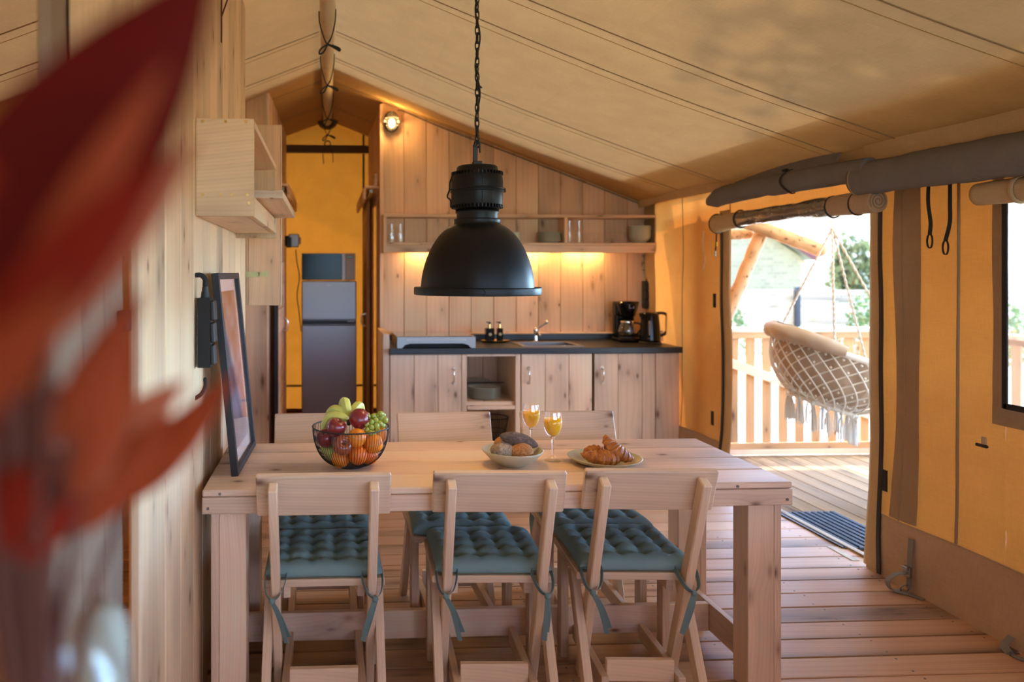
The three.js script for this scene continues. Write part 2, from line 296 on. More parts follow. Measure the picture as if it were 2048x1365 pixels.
// board wall on the left with its plank door, and the canvas room divider behind
{
  const w = struct('wall_left'), e = [1.775, 1.806, 2.106, 2.32, 2.54, 2.72, 2.905, 3.07, 3.248, 3.46, 3.683, 3.90, 4.125];
  for (let i = 0; i < e.length - 1; i++) part('plank', at(board(0.022, 3.0, e[i + 1] - e[i] - 0.004, { grain: 'y', c: 0.003, k: 1.28 }), XL - 0.011 + (i ? rnd() * 0.002 : 0.012), 1.5, (e[i] + e[i + 1]) / 2), M.left[i % 2], w);
  part('plank', at(board(0.022, 1.26, 0.45, { grain: 'y', k: 1 }), XL - 0.011, 2.37, 1.54), M.left[1], w);
  part('plank', at(board(0.022, 3.0, 0.09, { grain: 'y', k: 1.28 }), XL - 0.011, 1.5, 1.29), M.darkdoor, w);
  part('end_post', at(board(0.05, 3.0, 0.04, { grain: 'y', k: 1.28 }), XL - 0.03, 1.5, 4.14), M.pale[0], w);
  const dr = struct('door_1');
  for (let i = 0; i < 3; i++) part('plank', at(board(0.024, 1.74, 0.138, { grain: 'y' }), XL - 0.03, 0.87, 1.39 + i * 0.142), M.darkdoor, dr);
  part('latch', at(rbox(0.03, 0.05, 0.05, 0.006), XL - 0.01, 1.39, 1.715), M.soft, dr);
  const s = struct('wall_divider');
  part('divider_canvas', sheet((u, v) => { const x = -2.85 + 2.38 * u; return [x, (roofY(x) + 0.02) * v, 4.16 + 0.03 * N1(u * 6, v * 3)]; }, 24, 20, 3, 4), M.roof, s);
  const o = struct('wall_outer_left');
  part('wall_canvas', sheet((u, v) => [-2.8 - 0.03 * N1(u * 14, v * 3), 2.1 * v, -2.6 + 10.64 * u], 60, 14, 14, 2.6), M.wall, o);
}
// right canvas wall: door opening between d = 3.68 and 5.01, window nearer the camera
const bulge = (d, y) => XR - 0.03 * Math.max(0, 1 - y / 0.4) + 0.008 * N1(d * 1.7, y * 1.2) + 0.006 * N2(d * 4 + y, y * 3) - 0.012 * Math.exp(-((d - 3.52) ** 2) / 0.006) * Math.sin(y * 5);
{
  const w = struct('wall_right');
  const cloth = (name, d0, d1, y0, y1, off, mat, nu = 24, nv = 24) => part(name, sheet((u, v) => { const d = d0 + (d1 - d0) * u, y = (typeof y0 === 'function' ? y0(d) : y0) * (1 - v) + y1 * v; return [bulge(d, y) - off, y, d]; }, nu, nv, Math.abs(d1 - d0) / 0.8, (y1 - (typeof y0 === 'function' ? y0(d0) : y0)) / 0.8), mat, w);
  cloth('wall_canvas', 5.015, 6.42, 0, 2.12, 0, M.wall);
  cloth('wall_canvas', 6.42, 8.05, 0, 2.12, 0, M.wall);
  cloth('wall_canvas', 2.93, 3.68, 0, 2.14, 0, M.wall);
  cloth('wall_canvas', 1.35, 2.93, 0, 0.95, 0, M.wall);
  cloth('wall_canvas', 1.35, 2.93, 1.80, 2.14, 0, M.wall);
  cloth('wall_canvas', -0.2, 1.35, 0, 2.14, 0, M.wall);
  cloth('wall_canvas', -2.6, -0.2, 0, 0.85, 0, M.wall);
  cloth('wall_canvas', -2.6, -0.2, 1.95, 2.14, 0, M.wall);
  cloth('wall_canvas', 3.66, 5.03, 1.86, 2.12, 0, M.wall);
  cloth('hem_band', 1.35, 3.66, 0, 0.30, 0.008, M.hem, 40, 10);
  cloth('hem_band', 5.03, 6.40, 0, 0.30, 0.008, M.hem, 30, 10);
  const seam = (d, y0, y1, r = 0.004) => part('wall_seam', tube(Array.from({ length: 9 }, (_, i) => { const y = y0 + (y1 - y0) * i / 8; return V(bulge(d, y) - 0.006, y, d); }), r, { n: 30, k: 6 }), M.strip, w);
  seam(3.156, 0.31, 1.95, 0.006); seam(3.468, 0.30, 2.0); seam(5.72, 0.3, 2.08, 0.003); seam(2.1, 0.3, 0.95);
  const hs = (d0, d1) => part('hem_stitching', tube(Array.from({ length: 12 }, (_, i) => { const d = d0 + (d1 - d0) * i / 11; return V(bulge(d, 0.3) - 0.011, 0.302 + 0.003 * N1(d * 8, 1), d); }), 0.003, { n: 60, k: 5 }), M.hem, w);
  hs(1.36, 3.65); hs(5.04, 6.38);
  cloth('reinforcement_strip', 3.368, 3.522, 0.31, 1.96, 0.007, M.strip, 6, 30);
  cloth('reinforcement_strip', 2.93, 2.985, 0.87, 1.93, 0.007, M.strip, 4, 24);
  cloth('reinforcement_strip', 1.3, 2.985, 0.87, 0.95, 0.008, M.strip, 24, 4);
  cloth('reinforcement_strip', 6.20, 6.42, 0.02, 2.08, 0.009, M.strip, 6, 24);
  // door edges: canvas facing, zip, and the ground sill
  cloth('door_facing', 3.60, 3.685, 0.02, 1.93, 0.011, M.valance, 5, 30); cloth('door_facing', 5.0, 5.14, 0.02, 1.93, 0.011, M.valance, 5, 30);
  for (const [d, k] of [[3.598, 1], [5.11, -1]]) part('zip', ribbon(Array.from({ length: 12 }, (_, i) => { const y = 0.01 + 1.9 * i / 11, b = 0.05 * Math.exp(-y * 3) * k; return V(bulge(d, y) - 0.018, y, d - b * 0.6 + 0.006 * N1(y * 3, d)); }), 0.024, new THREE.Vector3(0, 0, 1), 40, 0.006), M.black, w);
  part('door_sill', at(board(0.035, 0.012, 1.32, { grain: 'z' }), 2.83, 0.006, 4.345), M.deck[0], w);
  part('sill_plate', at(rbox(0.04, 0.003, 0.20, 0.001), 2.74, 0.002, 3.86), M.deck[0], w);
  part('sill_plate', at(rbox(0.04, 0.003, 0.16, 0.001), 2.74, 0.002, 4.53), M.deck[0], w);
  // eave band hanging where roof and wall meet
  const val = (d0, d1, drop, x) => part('eave_band', sheet((u, v) => { const d = d0 + (d1 - d0) * u; return [x - 0.008 * N1(d * 3, 2) + 0.02 * v, roofY(x) + 0.03 - (drop + 0.012 * N2(d * 2.2, 5)) * v, d]; }, 40, 6, (d1 - d0) / 0.8, 0.2), M.valance, w);
  val(3.60, 6.38, 0.095, 2.685); val(-2.5, 3.62, 0.12, 2.665);
}
{ // window in the right wall: clear film in a black border
  const w = struct('window_1');
  const b = 0.024; for (const [y, d, h, l] of [[0.955, 2.13, b, 1.58], [1.80, 2.13, b, 1.58], [1.375, 2.915, 0.86, b], [1.375, 1.36, 0.86, b]]) part('window_frame', at(rbox(0.008, h, l, 0.002), 2.753, y, d), M.soft, w);
  part('pane', at(new THREE.BoxGeometry(0.0015, 0.84, 1.55), 2.757, 1.375, 2.13), phys(0.96, 0.97, 0.97, { transmission: 0.9, thickness: 0, roughness: 0.12 }), w);
}
{ // front of the tent, behind the viewer: posts, open doorway and open windows
  const w = struct('wall_front');
  const P = (x0, x1, y0, y1) => part('wall_canvas', sheet((u, v) => { const x = x0 + (x1 - x0) * u; return [x, y0 + ((y1 === 'roof' ? roofY(x) + 0.02 : y1) - y0) * v, -2.5]; }, 12, 8, (x1 - x0) / 0.8, 2), M.wall, w);
  P(-2.85, -0.4, 0, 2.2); P(-0.4, 1.1, 0, 1.0); P(1.1, 2.3, 0, 0.9); P(2.3, 2.85, 0, 2.2); P(-2.85, 2.85, 2.2, 'roof');
  for (const x of [-2.3, -0.75, 0.75, 2.3]) part('post', at(board(0.09, 2.2, 0.09, { grain: 'y' }), x, 1.1, -2.5), M.log, w);
}
// ------------------------------------------------------------------ outside
{
  const g = structMesh('ground', at(new THREE.BoxGeometry(160, 0.2, 160), 0, -0.45, 0), std(0.30, 0.31, 0.15, 1));
  const lawn = structMesh('gravel_strip', at(new THREE.BoxGeometry(14, 0.06, 9), 10.4, -0.33, 10.5), std(0.45, 0.40, 0.32, 1));
  const dk = struct('deck');
  for (let i = 0; i < 15; i++) {
    const x = 2.925 + i * 0.142, pr = [], W = 0.137, n = 9;
    pr.push([-W / 2, -0.028]); for (let k = 0; k <= n * 2; k++) pr.push([-W / 2 + 0.003 + (W - 0.006) * k / (n * 2), k % 2 ? -0.0045 : 0]); pr.push([W / 2, -0.028]);
    const geo = new THREE.ExtrudeGeometry(new THREE.Shape(pr.map((p) => new THREE.Vector2(...p))), { depth: 8.2, bevelEnabled: false });
    const uv = geo.attributes.uv, po = geo.attributes.position, o = rnd(); for (let k = 0; k < uv.count; k++) uv.setXY(k, po.getZ(k) / TU / 3, (po.getX(k) + 0.3 + o * 0.2) / TV);
    part('deck_board', geo.translate(x, -0.012, -6.12), M.deck[i % 2], dk);
  }
  part('deck_bed', at(new THREE.BoxGeometry(2.3, 0.1, 8.2), 3.98, -0.12, 2.02), M.blackMatt, dk);
}
function fence(label, x0, x1, d, along) { // board fence: top rail, bottom rails, upright boards, sloping brace
  const t = thing('railing', label, 'fence', [x0, 0, d], undefined, along ? Math.PI / 2 : 0), L = x1 - x0, wd = () => pick(M.fence);
  part('top_rail', at(board(L, 0.034, 0.11, { grain: 'x' }), L / 2, 1.025, 0), M.pale[0], t);
  part('rail', at(board(L, 0.05, 0.028, { grain: 'x' }), L / 2, 0.983, -0.03), M.fence[0], t);
  part('rail', at(board(L, 0.05, 0.028, { grain: 'x' }), L / 2, 0.075, -0.03), M.fence[1], t);
  part('rail', at(board(L, 0.045, 0.05, { grain: 'x' }), L / 2, 0.025, -0.02), M.pale[1], t);
  for (let i = 0; i * 0.1395 + 0.02 < L; i++) part('slat', at(board(0.071, 0.90, 0.02, { grain: 'y' }), 0.005 + i * 0.1395, 0.515, 0), wd(), t);
  return t;
}
{
  const f = fence('slatted wooden deck railing behind the hanging chair with sloping brace', 3.06, 5.05, 6.02, false);
  part('brace', beam(new THREE.Vector3(0.0, 0.845, 0.03), new THREE.Vector3(1.75, 0.20, 0.03), 0.075, 0.03, new THREE.Vector3(0, 1, 0)), M.pale[2], f);
  fence('slatted wooden deck railing along the outer deck edge', -1.9, 6.0, 5.02, true).position.set(5.02, 0, 1.9);
}
{ // log frame of the porch and its canvas
  const bark = (a, b, r) => { const n = 14, pts = []; for (let i = 0; i <= n; i++) pts.push(a.clone().lerp(b, i / n).add(new THREE.Vector3(N1(i, r * 90) * 0.004, N2(i, 3) * 0.004, 0))); return tube(pts, r, { n: 20, k: 16 }); };
  const t = thing('porch_timberwork', 'peeled log post and braces holding the porch canvas', 'timber frame', [3.0, 0, 5.4]);
  const L = (n, x1, y1, d1, x2, y2, d2, r) => part(n, bark(V(x1 - 3.0, y1, d1 - 5.4), V(x2 - 3.0, y2, d2 - 5.4), r), M.log, t);
  L('post', 2.93, 0, 5.52, 2.93, 2.05, 5.52, 0.055); L('brace', 2.95, 1.16, 5.42, 3.235, 1.82, 5.42, 0.047); L('rafter', 3.02, 1.89, 5.36, 3.59, 1.665, 5.30, 0.05); L('beam', 2.93, 1.775, 5.5, 3.17, 1.79, 5.5, 0.038);
  for (const [x, y, d] of [[3.42, 1.735, 5.272], [3.53, 1.69, 5.258], [3.09, 1.47, 5.375]]) part('knot', at(new THREE.SphereGeometry(0.010, 8, 6), x - 3.0, y, d - 5.4), M.brown, t);
  const post = thing('log_post', 'peeled log post seen through the clear window film', 'post', [4.55, 0, 3.45]);
  part('trunk', bark(V(0, 0, 0), V(0, 2.0, 0), 0.075), M.log, post);
  const pc = solo('porch_canvas', sheet((u, v) => [2.85 + 2.53 * u, 2.045 - 0.07 * u + 0.07 * u * u - 0.115 * v ** 8 + 0.015 * N1(v * 9, u * 2) - 0.02 * Math.sin(Math.PI * u), -2.0 + 8.1 * v], 20, 50, 3, 9), M.porch, 'cream canvas porch roof stretched over the deck', 'awning');
}
// macrame hanging chair
{
  const C = V(3.50, 0.945, 4.95), t = thing('hanging_chair', 'cream macrame hanging chair with knotted net and long tassels', 'hanging chair', [3.50, 0.945, 4.95]);
  const up = new THREE.Vector3(0.30, 0.95, 0.10).normalize(), e1 = new THREE.Vector3(0, 1, 0).cross(up).normalize(), e2 = up.clone().cross(e1).normalize();
  const on = (a, r, h) => e1.clone().multiplyScalar(Math.cos(a) * r).addScaledVector(e2, Math.sin(a) * r).addScaledVector(up, h);
  const ringPts = (r, h) => Array.from({ length: 40 }, (_, i) => on(i / 40 * 2 * Math.PI, r, h));
  const R0 = 0.43, prof = (s) => [R0 * (1 - 0.10 * s - 0.42 * s * s * s), -0.36 * s];
  part('rim', tube(ringPts(R0, 0), 0.020, { n: 96, k: 8, closed: true }), M.rope, t);
  part('base_ring', tube(ringPts(prof(1)[0], prof(1)[1]), 0.017, { n: 80, k: 8, closed: true }), M.rope, t);
  const net = [], n = 26; for (let i = 0; i < n; i++) for (const s of [1, -1]) { const pts = []; for (let k = 0; k <= 10; k++) { const [r, h] = prof(k / 10); pts.push(on((i + s * k * 0.42) / n * 2 * Math.PI, r + 0.004 * s, h)); } net.push(tube(pts, 0.0052, { n: 18, k: 5 })); }
  for (let i = 0; i < n; i++) for (let k = 0; k < 5; k++) { const [r, h] = prof((k + 0.5) / 5 * 0.98); net.push(new THREE.SphereGeometry(0.0085, 6, 5).translate(...on((i + (k % 2) * 0.5) / n * 2 * Math.PI, r, h).toArray())); }
  const nm = part('net', mg(net), M.rope, t); nm.userData.kind = 'stuff';
  const bagPts = []; for (let k = 0; k <= 12; k++) { const s = k / 12, [r, h] = prof(s); bagPts.push([Math.max(0.001, (r - 0.035) * (s > 0.95 ? 0.2 : 1)), h + 0.01]); }
  const bag = new THREE.LatheGeometry(bagPts.reverse().map((p) => new THREE.Vector2(...p)), 64), bp = bag.attributes.position;
  for (let i = 0; i < bp.count; i++) { const a = Math.atan2(bp.getX(i), bp.getZ(i)), y = bp.getY(i), k = 1 + 0.045 * N1(a * 7, y * 14) + 0.03 * Math.sin(a * 15 + y * 22); bp.setXYZ(i, bp.getX(i) * k, y, bp.getZ(i) * k); }
  bag.computeVertexNormals(); bag.applyQuaternion(new THREE.Quaternion().setFromUnitVectors(new THREE.Vector3(0, 1, 0), up));
  const padM = M.pad.clone(); padM.side = THREE.DoubleSide; 
  const hood = []; for (let i = 0; i <= 22; i++) hood.push(on(0.8 + i / 22 * 2.1, R0 + 0.012, 0.022));
  const hc = new THREE.CatmullRomCurve3(hood), hg = new THREE.TubeGeometry(hc, 60, 0.058, 14), hp = hg.attributes.position;
  for (let i = 0; i < hp.count; i++) { const q = Math.floor(i / 15) / 60, k = Math.sqrt(Math.max(0.04, Math.sin(Math.PI * Math.min(1, q * 0.96 + 0.03)))), c = hc.getPoint(q), v = new THREE.Vector3().fromBufferAttribute(hp, i).sub(c).multiplyScalar((0.5 + 0.5 * k) * (1 + 0.12 * N1(q * 18, i % 15 * 0.5))).add(c); hp.setXYZ(i, v.x, v.y, v.z); }
  hg.computeVertexNormals();
  const cu = solo('seat_cushion', mg([bag, hg]).translate(C.x, C.y, C.z), padM, 'beige padded cushion bag lying in the macrame hanging chair', 'cushion');
  const hook = V(3.44 - 3.50, 1.80 - 0.945, 0.0);
  [1.75, 2.75, 4.55, 5.6].forEach((a) => { const p = on(a, R0, 0.01), c = []; for (let s = -1; s <= 1; s += 2) { const pts = []; for (let k = 0; k <= 60; k++) { const q = hook.clone().lerp(p, k / 60), w = 0.0042 * s; pts.push(q.add(new THREE.Vector3(Math.cos(k * 1.1) * w, 0, Math.sin(k * 1.1) * w))); } c.push(tube(pts, 0.0052, { n: 130, k: 5 })); } part('rope', mg(c), M.ropeDark, t); });
  part('hanging_rings', mg([0, 0.6].map((r) => new THREE.TorusGeometry(0.028, 0.003, 8, 28).rotateY(r).translate(hook.x, hook.y + 0.022, hook.z))), M.zinc, t);
  part('chain', mg(Array.from({ length: 6 }, (_, i) => new THREE.TorusGeometry(0.012, 0.0028, 6, 14).scale(0.75, 1.4, 1).rotateY(i % 2 * Math.PI / 2).translate(hook.x, hook.y + 0.062 + i * 0.025, hook.z))), M.zinc, t);
  for (let i = 0; i < 15; i++) { // tassels round the base ring
    const a = i / 15 * 2 * Math.PI + 0.1, b = on(a, prof(1)[0] + 0.005, prof(1)[1] - 0.01), g = [], L = 0.17 + rnd() * 0.05;
    g.push(new THREE.SphereGeometry(0.017, 10, 8).scale(1, 1.3, 1).translate(b.x, b.y, b.z));
    for (let k = 0; k < 16; k++) { const q = rnd() * 6.28, r = 0.006 + rnd() * 0.022; g.push(tube([b.clone(), b.clone().add(new THREE.Vector3(Math.cos(q) * r * 0.8, -L * 0.4, Math.sin(q) * r * 0.8)), b.clone().add(new THREE.Vector3(Math.cos(q) * r, -L * (0.85 + rnd() * 0.15), Math.sin(q) * r))], 0.0026, { n: 7, k: 4 })); }
    part('tassel', mg(g), M.rope, t);
  }
  // throw over the side
  const th = thing('throw_blanket', 'tan throw blanket with fringe hanging from the macrame chair', 'blanket', [3.66, 0.62, 4.58]);
  part('cloth', sheet((u, v) => [(u - 0.5) * 0.24 + 0.03 * v * N1(v * 2, 1), 0.02 - 0.30 * v, -0.03 * Math.sin(u * 9) * v - 0.015 + 0.1 * Math.max(0, 0.15 - v)], 30, 20, 1, 1), Object.assign(M.throwTan.clone(), { side: THREE.DoubleSide }), th);
  const fr = []; for (let i = 0; i < 34; i++) { const u = i / 33, x = (u - 0.5) * 0.24, z = 0.03 * Math.sin(u * 9) + 0.015; fr.push(tube([new THREE.Vector3(x, -0.275, z), new THREE.Vector3(x + 0.004 * N1(i, 1), -0.33, z), new THREE.Vector3(x + 0.01 * N1(i, 5), -0.385 - 0.02 * rnd(), z)], 0.0022, { n: 5, k: 4 })); }
  part('fringe', mg(fr), M.rope, th).userData.kind = 'stuff';
}
{ // door mat of rubber strips
  const t = thing('door_mat', 'black ribbed rubber doormat lying on the deck at the doorway', 'doormat', [2.98, -0.008, 4.23]);
  const cols = 9, W = 0.365, D = 0.60; part('mat_base', at(rbox(W, 0.006, D, 0.002), 0, 0.005, 0), M.black, t);
  for (let i = 0; i < cols; i++) { const g = [], w = W / cols; for (let k = 0; k < 40; k++) g.push(at(new THREE.BoxGeometry(w * 0.62, 0.011, D / 40 * 0.62), 0, 0.012, -D / 2 + (k + 0.5) * D / 40)); g.push(at(new THREE.BoxGeometry(w * 0.36, 0.008, D), 0, 0.01, 0), at(rbox(w * 0.9, 0.016, 0.014, 0.005), 0, 0.008, -D / 2)); part('rubber_strip', mg(g).translate(-W / 2 + (i + 0.5) * w, 0, 0), M.rubber, t); }
  part('edge_rail', at(rbox(0.012, 0.02, D, 0.003), -W / 2 - 0.004, 0.008, 0), std(0.08, 0.065, 0.05, 0.4, 0.7), t);
}
// ------------------------------------------------------------------ garden and houses beyond
function bush(name, label, x, y, d, w, h, color, n, seed, group, trunk) {
  const t = thing(name, label, trunk ? 'tree' : 'shrub', [x, y, d], group), r = rng(seed), leaf = new THREE.BufferGeometry(), s = trunk ? 0.16 : 0.075;
  leaf.setAttribute('position', new THREE.Float32BufferAttribute([0, 0, 0, s * 0.45, s * 0.5, s * 0.12, 0, s, 0, -s * 0.45, s * 0.5, s * 0.12], 3)); leaf.setIndex([0, 1, 2, 0, 2, 3]); leaf.computeVertexNormals();
  const m = new THREE.InstancedMesh(leaf, phys(...color.map((q) => q * 0.5), { roughness: 0.7, transmission: 0.35, thickness: 0, side: THREE.DoubleSide }), n), q = new THREE.Object3D();
  for (let i = 0; i < n; i++) { const a = r() * 6.283, b = Math.acos(2 * r() - 1), k = 0.35 + 0.65 * Math.cbrt(r()), cl = 0.75 + 0.25 * N1(a * 2 + seed, b * 2); q.position.set(Math.cos(a) * Math.sin(b) * k * w / 2 * cl, h * (trunk ? 0.62 : 0.5) + Math.cos(b) * k * h * (trunk ? 0.38 : 0.5) * cl, Math.sin(a) * Math.sin(b) * k * w / 2 * cl); q.rotation.set(r() * 6, r() * 6, r() * 6); q.scale.setScalar(0.6 + r() * 0.8); q.updateMatrix(); m.setMatrixAt(i, q.matrix); }
  m.name = 'foliage'; m.userData.kind = 'stuff'; m.castShadow = m.receiveShadow = true; t.add(m);
  const st = []; if (trunk) st.push(rod(new THREE.Vector3(0, 0, 0), new THREE.Vector3(0, h * 0.6, 0), 0.12, 8, 0.06)); for (let i = 0; i < 7; i++) { const a = i * 0.9; st.push(rod(new THREE.Vector3(0, trunk ? h * 0.45 : 0, 0), new THREE.Vector3(Math.cos(a) * w * 0.3, h * 0.75, Math.sin(a) * w * 0.3), trunk ? 0.04 : 0.012, 6, 0.006)); }
  part(trunk ? 'trunk' : 'stems', mg(st), M.brown, t);
  return t;
}
bush('garden_shrub', 'green shrub in the garden behind the chair ropes', 11.0, -0.3, 14.6, 1.5, 1.5, [0.20, 0.34, 0.08], 900, 5);
bush('garden_shrub', 'low green shrub at the garden fence beside the log brace', 7.9, -0.3, 14.5, 1.1, 1.5, [0.24, 0.36, 0.12], 600, 6);
bush('garden_shrub', 'yellowing shrub low in front of the garden fence', 11.6, -0.3, 12.4, 1.6, 1.0, [0.60, 0.46, 0.12], 700, 7);
bush('garden_shrub', 'bright green shrub beside the doorway edge near the thin stakes', 12.6, -0.3, 13.5, 1.2, 1.4, [0.25, 0.42, 0.08], 700, 8);
bush('garden_shrub', 'orange tinted shrub low at the foot of the garden fence', 9.3, -0.3, 12.8, 1.4, 0.7, [0.60, 0.33, 0.12], 500, 9);
bush('garden_tree', 'green tree standing over the low house beside the doorway edge', 16.2, -0.3, 19.5, 2.8, 4.0, [0.16, 0.30, 0.10], 1500, 10, undefined, true);
bush('garden_tree', 'pale green tree rising above the chair rings', 25.5, -0.3, 39.0, 8.0, 10.5, [0.26, 0.38, 0.16], 1500, 12, undefined, true);
bush('garden_tree', 'small autumn tree between the two houses', 13.6, -0.3, 18.8, 1.4, 3.0, [0.30, 0.34, 0.14], 900, 13, undefined, true);
bush('garden_tree', 'unseen leafy tree added beside the deck to shade the roof', 5.6, -0.3, 2.6, 5.2, 10.0, [0.2, 0.34, 0.1], 5200, 21, undefined, true);  // out of view, added to darken the ceiling near the camera
{ // garden fence of pale horizontal boards on dark posts
  const t = thing('garden_fence', 'long pale horizontal board fence across the garden', 'fence', [6.0, -0.35, 15.4]);
  const gf = [0.58, 0.66, 0.52].map((q) => wood(texB, q, q * 0.97, q * 0.9, 0.8));
  for (let i = 0; i < 11; i++) part('board', at(board(13, 0.105, 0.022, { grain: 'x', k: 5 }), 6.5, 0.14 + i * 0.128, 0), gf[i % 3], t);
  for (let i = 0; i < 8; i++) part('post', at(board(0.09, 1.55, 0.09, { grain: 'y' }), 0.4 + i * 1.75, 0.77, -0.06), std(0.05, 0.05, 0.055, 0.8), t);
}
{
  const t = thing('neighbour_house', 'cream brick gabled house with red barge boards beyond the garden', 'house', [11.6, -0.35, 25.5]);
  const brick = dataTex(256, 256, (x, y, o) => { const r = Math.floor(y / 16), m = (y % 16 < 2) || ((x + (r % 2) * 16) % 32 < 2), l = m ? 225 : 205 + N1(Math.floor((x + (r % 2) * 16) / 32) * 3, r * 5) * 12; o[0] = l; o[1] = l * 0.93; o[2] = l * 0.82; });
  const bm = new THREE.MeshStandardMaterial({ map: brick, color: lin(0.55, 0.51, 0.45), roughness: 0.9 }); const bt = bm.map; bt.repeat.set(0.5, 0.5);
  const hs = 3.4, g = shapeGeo([[-hs, 0], [hs + 1.6, 0], [hs + 1.6, 2.4], [0.9, 5.0], [-hs, 2.4]], 8); part('wall', g.translate(0, 0, -8), bm, t);
  const red = std(0.16, 0.03, 0.03, 0.7), tile = std(0.30, 0.28, 0.27, 0.8);
  for (const [a, b] of [[[0.9, 5.15], [hs + 2.0, 2.3]], [[0.9, 5.15], [-hs - 0.4, 2.3]]]) { part('barge_board', beam(new THREE.Vector3(...a, 0.25), new THREE.Vector3(...b, 0.25), 0.16, 0.05, new THREE.Vector3(0, 1, 0)), red, t); part('roof', beam(new THREE.Vector3(a[0], a[1], -4), new THREE.Vector3(b[0], b[1], -4), 8.4, 0.1, new THREE.Vector3(0, 0, 1)), tile, t); }
  const t2 = thing('neighbour_house', 'low white house with blue framed windows behind the fence', 'house', [20.6, -0.35, 27.6]);
  part('wall', shapeGeo([[-1.4, 0], [4.5, 0], [4.5, 2.2], [-1.4, 2.2]], 5).translate(0, 0, -5), std(0.5, 0.48, 0.45, 0.9), t2);
  part('roof', beam(new THREE.Vector3(1.4, 2.2, 0.4), new THREE.Vector3(1.4, 4.4, -2.8), 6.8, 0.12, new THREE.Vector3(1, 0, 0)), std(0.30, 0.29, 0.28, 0.8), t2);
  for (const x of [-0.9, -0.35, 0.2]) { const w = part('window', at(rbox(0.5, 0.40, 0.08, 0.01), x, 1.80, -0.02), std(0.10, 0.19, 0.28, 0.5), t2); part('pane', at(new THREE.BoxGeometry(0.38, 0.28, 0.02), x, 1.80, -0.07), M.darkGlass, w); }
  const st = thing('plant_stakes', 'pair of thin dark stakes with crossbar in the garden', 'plant stake', [12.0, -0.35, 11.6]);
  part('stake', rod(new THREE.Vector3(0, 0, 0), new THREE.Vector3(0, 1.2, 0), 0.012, 6), M.soft, st); part('stake', rod(new THREE.Vector3(0.55, 0, 0), new THREE.Vector3(0.55, 1.5, 0), 0.012, 6), M.soft, st); part('crossbar', rod(new THREE.Vector3(-0.1, 0.62, 0), new THREE.Vector3(0.6, 0.60, 0), 0.012, 6), M.soft, st);
}
// ------------------------------------------------------------------ kitchen
const KF = 5.73;   // face of the cupboard doors
{
  const t = thing('kitchen_base_unit', 'pale pine kitchen base unit with plank doors and an open shelf bay', 'cabinet', [0, 0, KF]);
  const B = (n, x0, x1, y0, y1, d0, d1, m, par = t, o = {}) => part(n, at(board(x1 - x0, y1 - y0, d1 - d0, o), (x0 + x1) / 2, (y0 + y1) / 2, (d0 + d1) / 2 - KF), m, par);
  const door = (x0, x1, cuts, hx) => {
    const g = new THREE.Group(); g.name = 'door'; t.add(g); const e = [x0, ...cuts, x1];
    for (let i = 0; i < e.length - 1; i++) part('plank', at(board(e[i + 1] - e[i] - 0.003, 0.76, 0.022, { grain: 'y', c: 0.003 }), (e[i] + e[i + 1]) / 2, 0.487, 0.011), pick(M.pale), g);
    if (hx) { const y0 = 0.645, y1 = 0.758; part('handle', mg([tube([V(hx, y1 - 0.008, -0.002), V(hx, y1 - 0.012, -0.026), V(hx, (y0 + y1) / 2, -0.034), V(hx, y0 + 0.012, -0.026), V(hx, y0 + 0.008, -0.002)], 0.0055, { n: 30, k: 8 }), ...[y0, y1].flatMap((y) => [at(new THREE.CylinderGeometry(0.013, 0.014, 0.006, 16), hx, y, -0.003, Math.PI / 2), at(new THREE.SphereGeometry(0.009, 12, 8), hx, y, -0.006)])]), M.chrome, g); }
    return g;
  };
  door(0.478, 1.030, [0.663, 0.847], 0.968); door(1.496, 2.054, [1.684, 1.870], 1.553); door(2.070, 2.556, [2.260, 2.450], 2.132);
  B('fixed_panel', 2.560, 2.746, 0.107, 0.867, KF, KF + 0.022, M.pale[0]);
  B('stile', 1.034, 1.072, 0.10, 0.867, KF + 0.004, KF + 0.03, M.pale[1]); B('stile', 1.452, 1.490, 0.10, 0.867, KF + 0.004, KF + 0.03, M.pale[2]);
  B('top_rail', 1.074, 1.45, 0.850, 0.868, KF + 0.004, KF + 0.05, M.pale[0]);
  B('side_panel', 0.425, 0.474, 0.02, 1.026, KF + 0.005, 6.38, M.pale[1], t, { grain: 'y' }); B('side_panel', 2.724, 2.746, 0.02, 0.868, KF + 0.03, 6.38, M.pale[2]);
  B('bay_side', 1.050, 1.072, 0.1, 0.85, KF + 0.032, 6.36, M.pale[0]); B('bay_side', 1.452, 1.474, 0.1, 0.85, KF + 0.032, 6.36, M.pale[1]);
  B('bay_shelf', 1.074, 1.45, 0.438, 0.468, KF + 0.006, 6.34, M.pale[2]); B('bay_shelf', 1.074, 1.45, 0.468, 0.497, KF + 0.03, 6.34, M.pale[0]); B('bay_floor', 1.074, 1.45, 0.1, 0.125, KF + 0.01, 6.34, M.pale[1]);
  for (let i = 0; i < 3; i++) B('bay_back', 1.074 + i * 0.126, 1.074 + i * 0.126 + 0.123, 0.1, 0.85, 6.345, 6.36, M.kit[i]);
  B('plinth', 0.48, 2.74, 0.0, 0.1, KF + 0.05, KF + 0.07, M.kit[0]);
  B('rear_upstand', 2.700, 2.752, 0.934, 1.022, 6.02, 6.36, M.pale[0]);
}
